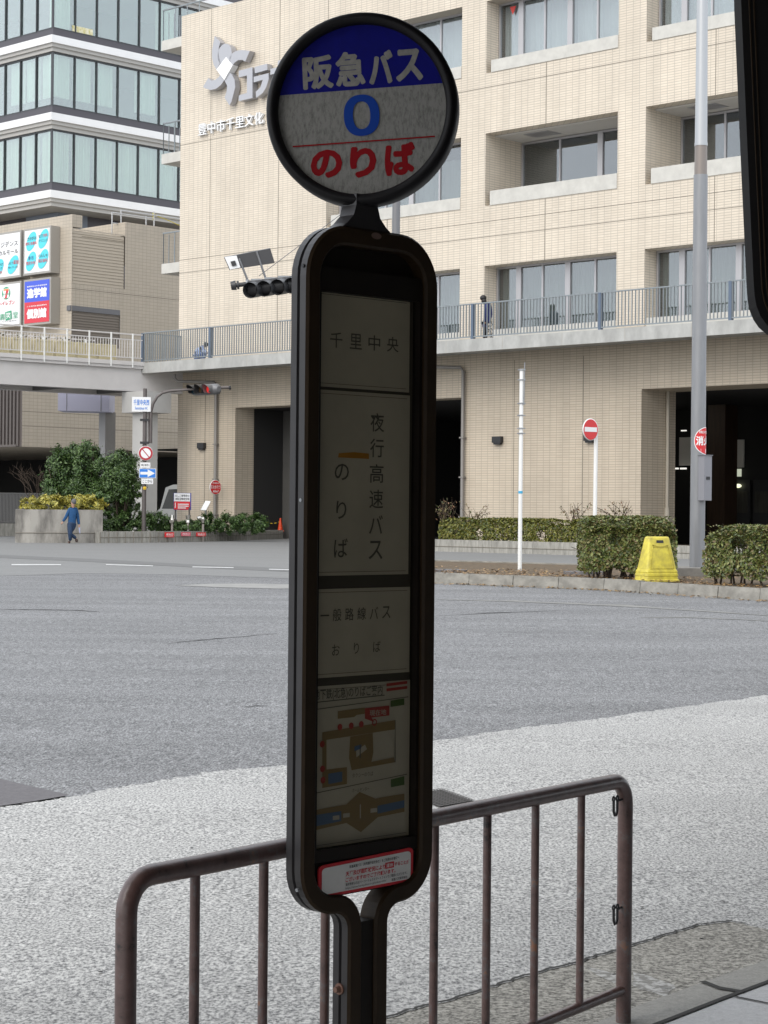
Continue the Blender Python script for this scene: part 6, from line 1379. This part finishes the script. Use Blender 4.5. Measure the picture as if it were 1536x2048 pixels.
def bush(name, label, blobs, n, size, lm, group=None, up=.3, seed=1, trunk=True, aspect=.45):
    """blobs: (centre, (rx,ry,rz)); leaves gather in clumps on an uneven outline"""
    r = random.Random(seed); c0 = blobs[0][0]; zmin = gz(c0.y); T = WThing(name, label, 'shrub', (c0.x, c0.y, zmin), group); pts = []; cl_ = []
    tot = sum(b[1][0]*b[1][2] for b in blobs)
    for c, rr_2 in blobs:
        for i in range(max(6, int(170*rr_2[0]*rr_2[2]/tot))):
            v = Vector((r.gauss(0, 1), r.gauss(0, 1), r.gauss(0, 1))).normalized(); k = r.uniform(.62, 1.06); cl_.append((c + Vector((v.x*rr_2[0], v.y*rr_2[1], v.z*rr_2[2]))*k, v, min(rr_2)*r.uniform(.16, .34)))
    for i in range(n):
        p, v, rad = r.choice(cl_); q_ = p + Vector((r.gauss(0, 1), r.gauss(0, 1), r.gauss(0, 1)))*rad*.55
        if q_.z < zmin: continue
        pts.append((q_, v+Vector((0, 0, .5))))
    q = MB(); leaves(q, pts, size, up, aspect, .45, r); q.build('crown' if trunk else 'foliage', lm, T)
    if trunk:
        q = MB()
        for i in range(16):
            c, rr_2 = r.choice(blobs); b = Vector((c0.x+r.gauss(0, .2), c0.y+r.gauss(0, .2), zmin)); e = c+Vector((r.gauss(0, .5)*rr_2[0], r.gauss(0, .5)*rr_2[1], r.gauss(0, .4)*rr_2[2])); q.tube([b, b.lerp(e, .5)+Vector((r.gauss(0, .1), 0, .1)), e], [.05, .035, .012], 6)
        q.build('trunk', MATS['stem'], T)
    return T
BYl = 73.5
def bp2(u, v, dy=0): return atY(u, v, BYl+dy)
k_ = BYl/FPX
bush('large_shrub', 'large dark evergreen shrub with an uneven top behind the concrete wall', [(bp2(150, 950), (52*k_, .9, 55*k_)), (bp2(122, 925), (30*k_, .7, 30*k_)), (bp2(165, 905), (38*k_, .7, 28*k_)), (bp2(185, 985), (40*k_, .8, 40*k_)), (bp2(120, 975), (36*k_, .8, 36*k_))], 24000, .105, MATS['dark_leaf'], 'large evergreen shrubs', seed=4)
bush('large_shrub', 'large dark evergreen shrub close to the signal pole', [(bp2(238, 960, -.6), (42*k_, .9, 52*k_)), (bp2(225, 925, -.4), (32*k_, .7, 24*k_)), (bp2(262, 985, -.5), (22*k_, .6, 48*k_)), (bp2(215, 1000, -.8), (42*k_, .7, 28*k_)), (bp2(240, 935, -.6), (34*k_, .8, 34*k_))], 24000, .10, MATS['dark_leaf'], 'large evergreen shrubs', seed=6)
GY = ret_pts[5].y + .9; kg = GY/FPX
bush('variegated_shrub', 'bright yellow variegated shrub spilling over the concrete wall', [(atY(u, v, GY), (26*kg, .55, 16*kg)) for u, v in ((66, 1008), (95, 1006), (125, 1008), (155, 1006), (184, 1010))], 5200, .13, MATS['gold_leaf'], None, .2, 9, False, .36)
for i, (us, vt, lab) in enumerate((((215, 250, 290, 320), 1022, 'low dark evergreen hedge under the traffic signs'), ((345, 375, 390), 1040, 'low dark evergreen shrub behind the fire inlets'), ((415, 450, 485, 515), 1028, 'low dark evergreen hedge ending at the passage bollard'))):
    bl = []
    for u in us:
        Y = gnd(u, 1084).y + 1.0; bl.append((atY(u, (vt+1062)/2+3, Y), (22*Y/FPX, .5, (1066-vt)/2*Y/FPX)))
    bush('low_shrub', lab, bl, 3200*len(us), .085, MATS['dark_leaf'], 'low evergreen shrubs', .3, 14+i, False)
# bare branching shrub at the left
bb = atY(85, 1010, 74.5); T = WThing('bare_shrub', 'leafless thin branching shrub in front of the dark underpass', 'shrub', gl(bb, 0)); q = MB()
def twig(p, d, l, r_, n):
    e = p + d*l; q.tube([p, p.lerp(e, .5)+Vector((rnd.gauss(0, .04), 0, 0)), e], [r_, r_*.8, r_*.55], 5)
    if n:
        for i in range(2+(n > 1)): twig(p.lerp(e, rnd.uniform(.5, 1)), (d+Vector((rnd.gauss(0, .45), rnd.gauss(0, .3), rnd.gauss(.1, .3)))).normalized(), l*.62, r_*.6, n-1)
for dx_ in (-.75, -.45, -.15, .1): twig(gl(bb, .9), Vector((dx_, 0, 1)).normalized(), 1.1, .022, 3)
q.build('branch', MATS['stem'], T)

# ---------------------------------------------------------------- people
skin_m = mat('skin', (.42, .24, .17), .6); hair_g = mat('hair_grey', (.16, .16, .165), .8, noise=.4, scale=60); hair_k = mat('hair_black', (.012, .011, .012), .5); sweater = mat('sweater_blue', (.012, .075, .20), .85, noise=.25, scale=14); jeans = mat('jeans', (.025, .055, .12), .85, noise=.4, scale=9); shoe = mat('shoe', (.05, .03, .025), .6); coat = mat('coat_blue', (.02, .03, .13), .8, noise=.3, scale=8); trousers = mat('trousers_dark', (.015, .016, .022), .8); shirt = mat('shirt_pale', (.62, .68, .80), .8, noise=.3, scale=8, dark=(.22, .32, .60))
# man walking away to the left
MY = wallp[1].y - .9; mk = MY/FPX
def mq(x, y, dy=0): p = atY(100+x/12.8, 980+y/12.8, MY); return Vector((p.x, MY+dy, p.z))
mb_ = gnd(144, 1085); fz = gl(Vector((mq(540, 1345).x, MY, 0)), 0).z; shift = Vector((0, 0, fz - mq(540, 1350).z))
def mj(x, y, dy=0): return mq(x, y, dy)+shift
man = WThing('person', 'grey haired person in a blue sweater and jeans walking left past the concrete wall', 'person', (mj(540, 1345).x, MY, fz))
J = {'pelvis': (mj(560, 850), .13), 'waist': (mj(560, 730), .12), 'chest': (mj(580, 560), (.155, .115)), 'neckb': (mj(590, 450), .075), 'neck': (mj(592, 400), .052), 'head': (mj(588, 320), .082), 'crown': (mj(592, 255), .07),
     'shl': (mj(505, 475, -.06), .065), 'ell': (mj(440, 640, -.10), .046), 'wrl': (mj(350, 795, -.16), .032), 'hal': (mj(322, 832, -.18), .034), 'fil': (mj(312, 862, -.19), .02), 'shr': (mj(660, 475, .08), .065), 'elr': (mj(700, 680, .10), .046), 'wrr': (mj(735, 870, .06), .032), 'har': (mj(742, 915, .05), .034), 'fir': (mj(738, 950, .04), .02),
     'hipl': (mj(520, 890, -.05), .10), 'knl': (mj(530, 1110, -.12), .066), 'anl': (mj(520, 1290, -.02), .042), 'tol': (mj(475, 1335, -.08), .034), 'hipr': (mj(605, 890, .06), .10), 'knr': (mj(505, 1095, -.05), .066), 'anr': (mj(660, 1225, .10), .042), 'tor': (mj(680, 1320, .06), .032)}
Bn = [('pelvis', 'waist'), ('waist', 'chest'), ('chest', 'neckb'), ('neckb', 'neck'), ('neck', 'head'), ('head', 'crown'), ('chest', 'shl'), ('shl', 'ell'), ('ell', 'wrl'), ('wrl', 'hal'), ('hal', 'fil'), ('chest', 'shr'), ('shr', 'elr'), ('elr', 'wrr'), ('wrr', 'har'), ('har', 'fir'), ('pelvis', 'hipl'), ('hipl', 'knl'), ('knl', 'anl'), ('anl', 'tol'), ('pelvis', 'hipr'), ('hipr', 'knr'), ('knr', 'anr'), ('anr', 'tor')]
thin = lambda J_, bare: {k: (v if k in bare else (v[0], tuple(x*.5 for x in v[1]) if isinstance(v[1], tuple) else v[1]*.5)) for k, v in J_.items()}
BARE = {'neck', 'head', 'crown', 'face', 'hal', 'fil', 'har', 'fir'}
skin('body', thin(J, BARE), Bn, skin_m, man)
g_ = lambda k, s=1.0, add=.014: (J[k][0], tuple(x*s+add for x in J[k][1]) if isinstance(J[k][1], tuple) else J[k][1]*s+add)
S = {k: g_(k) for k in ('waist', 'chest', 'neckb', 'shl', 'ell', 'wrl', 'shr', 'elr', 'wrr')}; S['hem'] = (mj(560, 840), .165); S['waist'] = (mj(565, 720), .15); S['chest'] = (J['chest'][0], (.175, .135))
skin('sweater', {**{'waist': S['waist']}, **{k: S[k] for k in S if k != 'waist'}}, [('waist', 'hem'), ('waist', 'chest'), ('chest', 'neckb'), ('chest', 'shl'), ('shl', 'ell'), ('ell', 'wrl'), ('chest', 'shr'), ('shr', 'elr'), ('elr', 'wrr')], sweater, man)
S = {k: g_(k) for k in ('pelvis', 'hipl', 'knl', 'anl', 'hipr', 'knr', 'anr')}; S['belt'] = (mj(560, 780), .14); S['pelvis'] = (J['pelvis'][0], .15)
skin('jeans', S, [('pelvis', 'belt'), ('pelvis', 'hipl'), ('hipl', 'knl'), ('knl', 'anl'), ('pelvis', 'hipr'), ('hipr', 'knr'), ('knr', 'anr')], jeans, man)
for a, b in (('anl', 'tol'), ('anr', 'tor')):
    skin('shoe', {'a': (J[a][0]+Vector((0, 0, -.01)), .055), 'b': (J[b][0], .05)}, [('a', 'b')], shoe, man)
q = MB(); c = mj(600, 285); q.sphere(c+Vector((.015, .0, .01)), (.092, .10, .105), 16); q.build('hair', hair_g, man)
q = MB(); P = [mj(728, 930, .02), mj(765, 930, .05), mj(770, 1100, .05), mj(748, 1080, .02)]; q.prism(P, (0, .01, 0)); o = q.build('paper_sheet', mat('paper_blue', (.40, .43, .60), .7)); tag(recentre(o), 'folded pale blue paper held in the walking person\'s right hand', 'paper')
# person stooping on the walkway
wb_ = BF-1.15; wq0 = hb(970, 640, wb_); WY = xy(wq0.x, wb_).y
def wq(x, y, dy=0): p = atY(920+x/10.97, 560+y/10.97, WY); return Vector((p.x, WY+dy, p.z))
sh2 = Vector((0, 0, slab_z - wq(530, 1268).z)); wj = lambda x, y, dy=0: wq(x, y, dy)+sh2
wom = WThing('person', 'stooping person with black hair in a long blue coat on the walkway', 'person', wj(530, 1268))
J = {'pelvis': (wj(600, 850), .13), 'waist': (wj(610, 700), .12), 'chest': (wj(612, 540), (.14, .12)), 'neckb': (wj(580, 440), .07), 'neck': (wj(545, 400), .05), 'head': (wj(490, 350), .085), 'face': (wj(455, 370), .06), 'shl': (wj(560, 500, -.15), .06), 'ell': (wj(545, 690, -.18), .045), 'wrl': (wj(545, 860, -.16), .03), 'hal': (wj(545, 900, -.16), .032), 'shr': (wj(660, 500, .12), .06), 'elr': (wj(680, 680, .1), .045), 'wrr': (wj(665, 780, -.05), .03), 'har': (wj(655, 830, -.1), .034), 'hipl': (wj(570, 900, -.06), .09), 'knl': (wj(540, 1080, -.06), .06), 'anl': (wj(535, 1230, -.06), .04), 'tol': (wj(480, 1255, -.08), .032), 'hipr': (wj(620, 900, .07), .09), 'knr': (wj(610, 1080, .06), .06), 'anr': (wj(600, 1230, .06), .04), 'tor': (wj(560, 1258, .05), .032)}
skin('body', thin(J, BARE), [(a.replace('crown', 'face'), b.replace('crown', 'face')) for a, b in Bn if a not in ('hal', 'har')], skin_m, wom)
S = {'waist': g_('waist', 1, .02), 'chest': g_('chest', 1, .02), 'neckb': g_('neckb'), 'hip': (wj(590, 880), .165), 'hem': (wj(555, 1030), (.19, .15)), 'shl': g_('shl'), 'ell': g_('ell'), 'wrl': g_('wrl'), 'shr': g_('shr'), 'elr': g_('elr'), 'wrr': g_('wrr')}
skin('coat', S, [('waist', 'hip'), ('hip', 'hem'), ('waist', 'chest'), ('chest', 'neckb'), ('chest', 'shl'), ('shl', 'ell'), ('ell', 'wrl'), ('chest', 'shr'), ('shr', 'elr'), ('elr', 'wrr')], coat, wom)
S = {k: g_(k) for k in ('pelvis', 'hipl', 'knl', 'anl', 'hipr', 'knr', 'anr')}
skin('trousers', S, [('pelvis', 'hipl'), ('hipl', 'knl'), ('knl', 'anl'), ('pelvis', 'hipr'), ('hipr', 'knr'), ('knr', 'anr')], trousers, wom)
for a, b in (('anl', 'tol'), ('anr', 'tor')): skin('shoe', {'a': (J[a][0], .05), 'b': (J[b][0], .045)}, [('a', 'b')], MATS['black_metal'], wom)
q = MB(); q.sphere(wj(510, 325), (.115, .115, .105), 16); q.sphere(wj(525, 390), (.09, .11, .12), 14); q.build('hair', hair_k, wom)
bag = WThing('tote_bag', 'large black and cream patterned bag carried by the stooping person', 'bag', wj(660, 1255)); q = MB()
P = [wj(590, 1235, -.28), wj(725, 1235, -.28), wj(712, 900, -.24), wj(610, 900, -.24)]; q.prism(P, (0, .16, 0)); M = mat('bag_pattern', (.55, .50, .42), .8, noise=.9, scale=16, dark=(.04, .04, .045), lo=.46, hi=.54); q.build('body', M, bag)
q = MB(); q.tube([wj(625, 905, -.2), wj(640, 840, -.14), wj(675, 840, -.14), wj(695, 905, -.2)], .014, 6); q.build('handle', MATS['black_metal'], bag)
# seated person by the railing at the left end
cb = BF-1.4; cq = hb(400, 705, cb); CY = xy(cq.x, cb).y
def cj(u, v, dy=0): p = atY(u, v, CY); return Vector((p.x, CY+dy, p.z))
cw = WThing('person', 'crouching person in a pale blue and white top behind the walkway bars', 'person', (cj(400, 722).x, CY, slab_z))
ck = CY/FPX; fl = lambda u, h, dy=0: Vector((cj(u, 700).x, CY+dy, slab_z+h))
J = {'pelvis': (fl(394, .18), .15), 'waist': (fl(395, .32), .14), 'chest': (fl(401, .47), (.16, .15)), 'neckb': (fl(407, .53, -.05), .08), 'neck': (fl(409, .55, -.06), .055), 'head': (fl(412, .60, -.08), .085), 'shl': (fl(404, .48, -.15), .06), 'ell': (fl(409, .33, -.22), .045), 'wrl': (fl(414, .30, -.25), .03), 'hal': (fl(416, .28, -.26), .03), 'shr': (fl(404, .48, .15), .06), 'elr': (fl(410, .33, .2), .045), 'wrr': (fl(415, .3, .15), .03), 'har': (fl(417, .28, .12), .03), 'hipl': (fl(396, .18, -.1), .09), 'knl': (fl(413, .34, -.16), .065), 'anl': (fl(406, .06, -.16), .042), 'tol': (fl(413, .03, -.18), .034), 'hipr': (fl(396, .18, .1), .09), 'knr': (fl(413, .34, .12), .065), 'anr': (fl(406, .06, .12), .042), 'tor': (fl(413, .03, .12), .034)}
Bc = [b for b in Bn if b[1] not in ('crown', 'fil', 'fir')]
skin('body', thin(J, BARE), Bc, skin_m, cw)
S = {k: g_(k, 1, .03) for k in ('waist', 'chest', 'neckb', 'shl', 'ell', 'wrl', 'shr', 'elr', 'wrr', 'pelvis')}
skin('shirt', {'waist': S['waist'], **{k: v for k, v in S.items() if k != 'waist'}}, [('waist', 'pelvis'), ('waist', 'chest'), ('chest', 'neckb'), ('chest', 'shl'), ('shl', 'ell'), ('ell', 'wrl'), ('chest', 'shr'), ('shr', 'elr'), ('elr', 'wrr')], shirt, cw)
S = {k: g_(k) for k in ('pelvis', 'hipl', 'knl', 'anl', 'hipr', 'knr', 'anr')}
skin('trousers', S, [('pelvis', 'hipl'), ('hipl', 'knl'), ('knl', 'anl'), ('pelvis', 'hipr'), ('hipr', 'knr'), ('knr', 'anr')], mat('trousers_blue', (.10, .16, .34), .8), cw)
q = MB(); q.sphere(fl(412, .625, -.08), (.10, .105, .10), 14); q.build('hair', hair_k, cw)
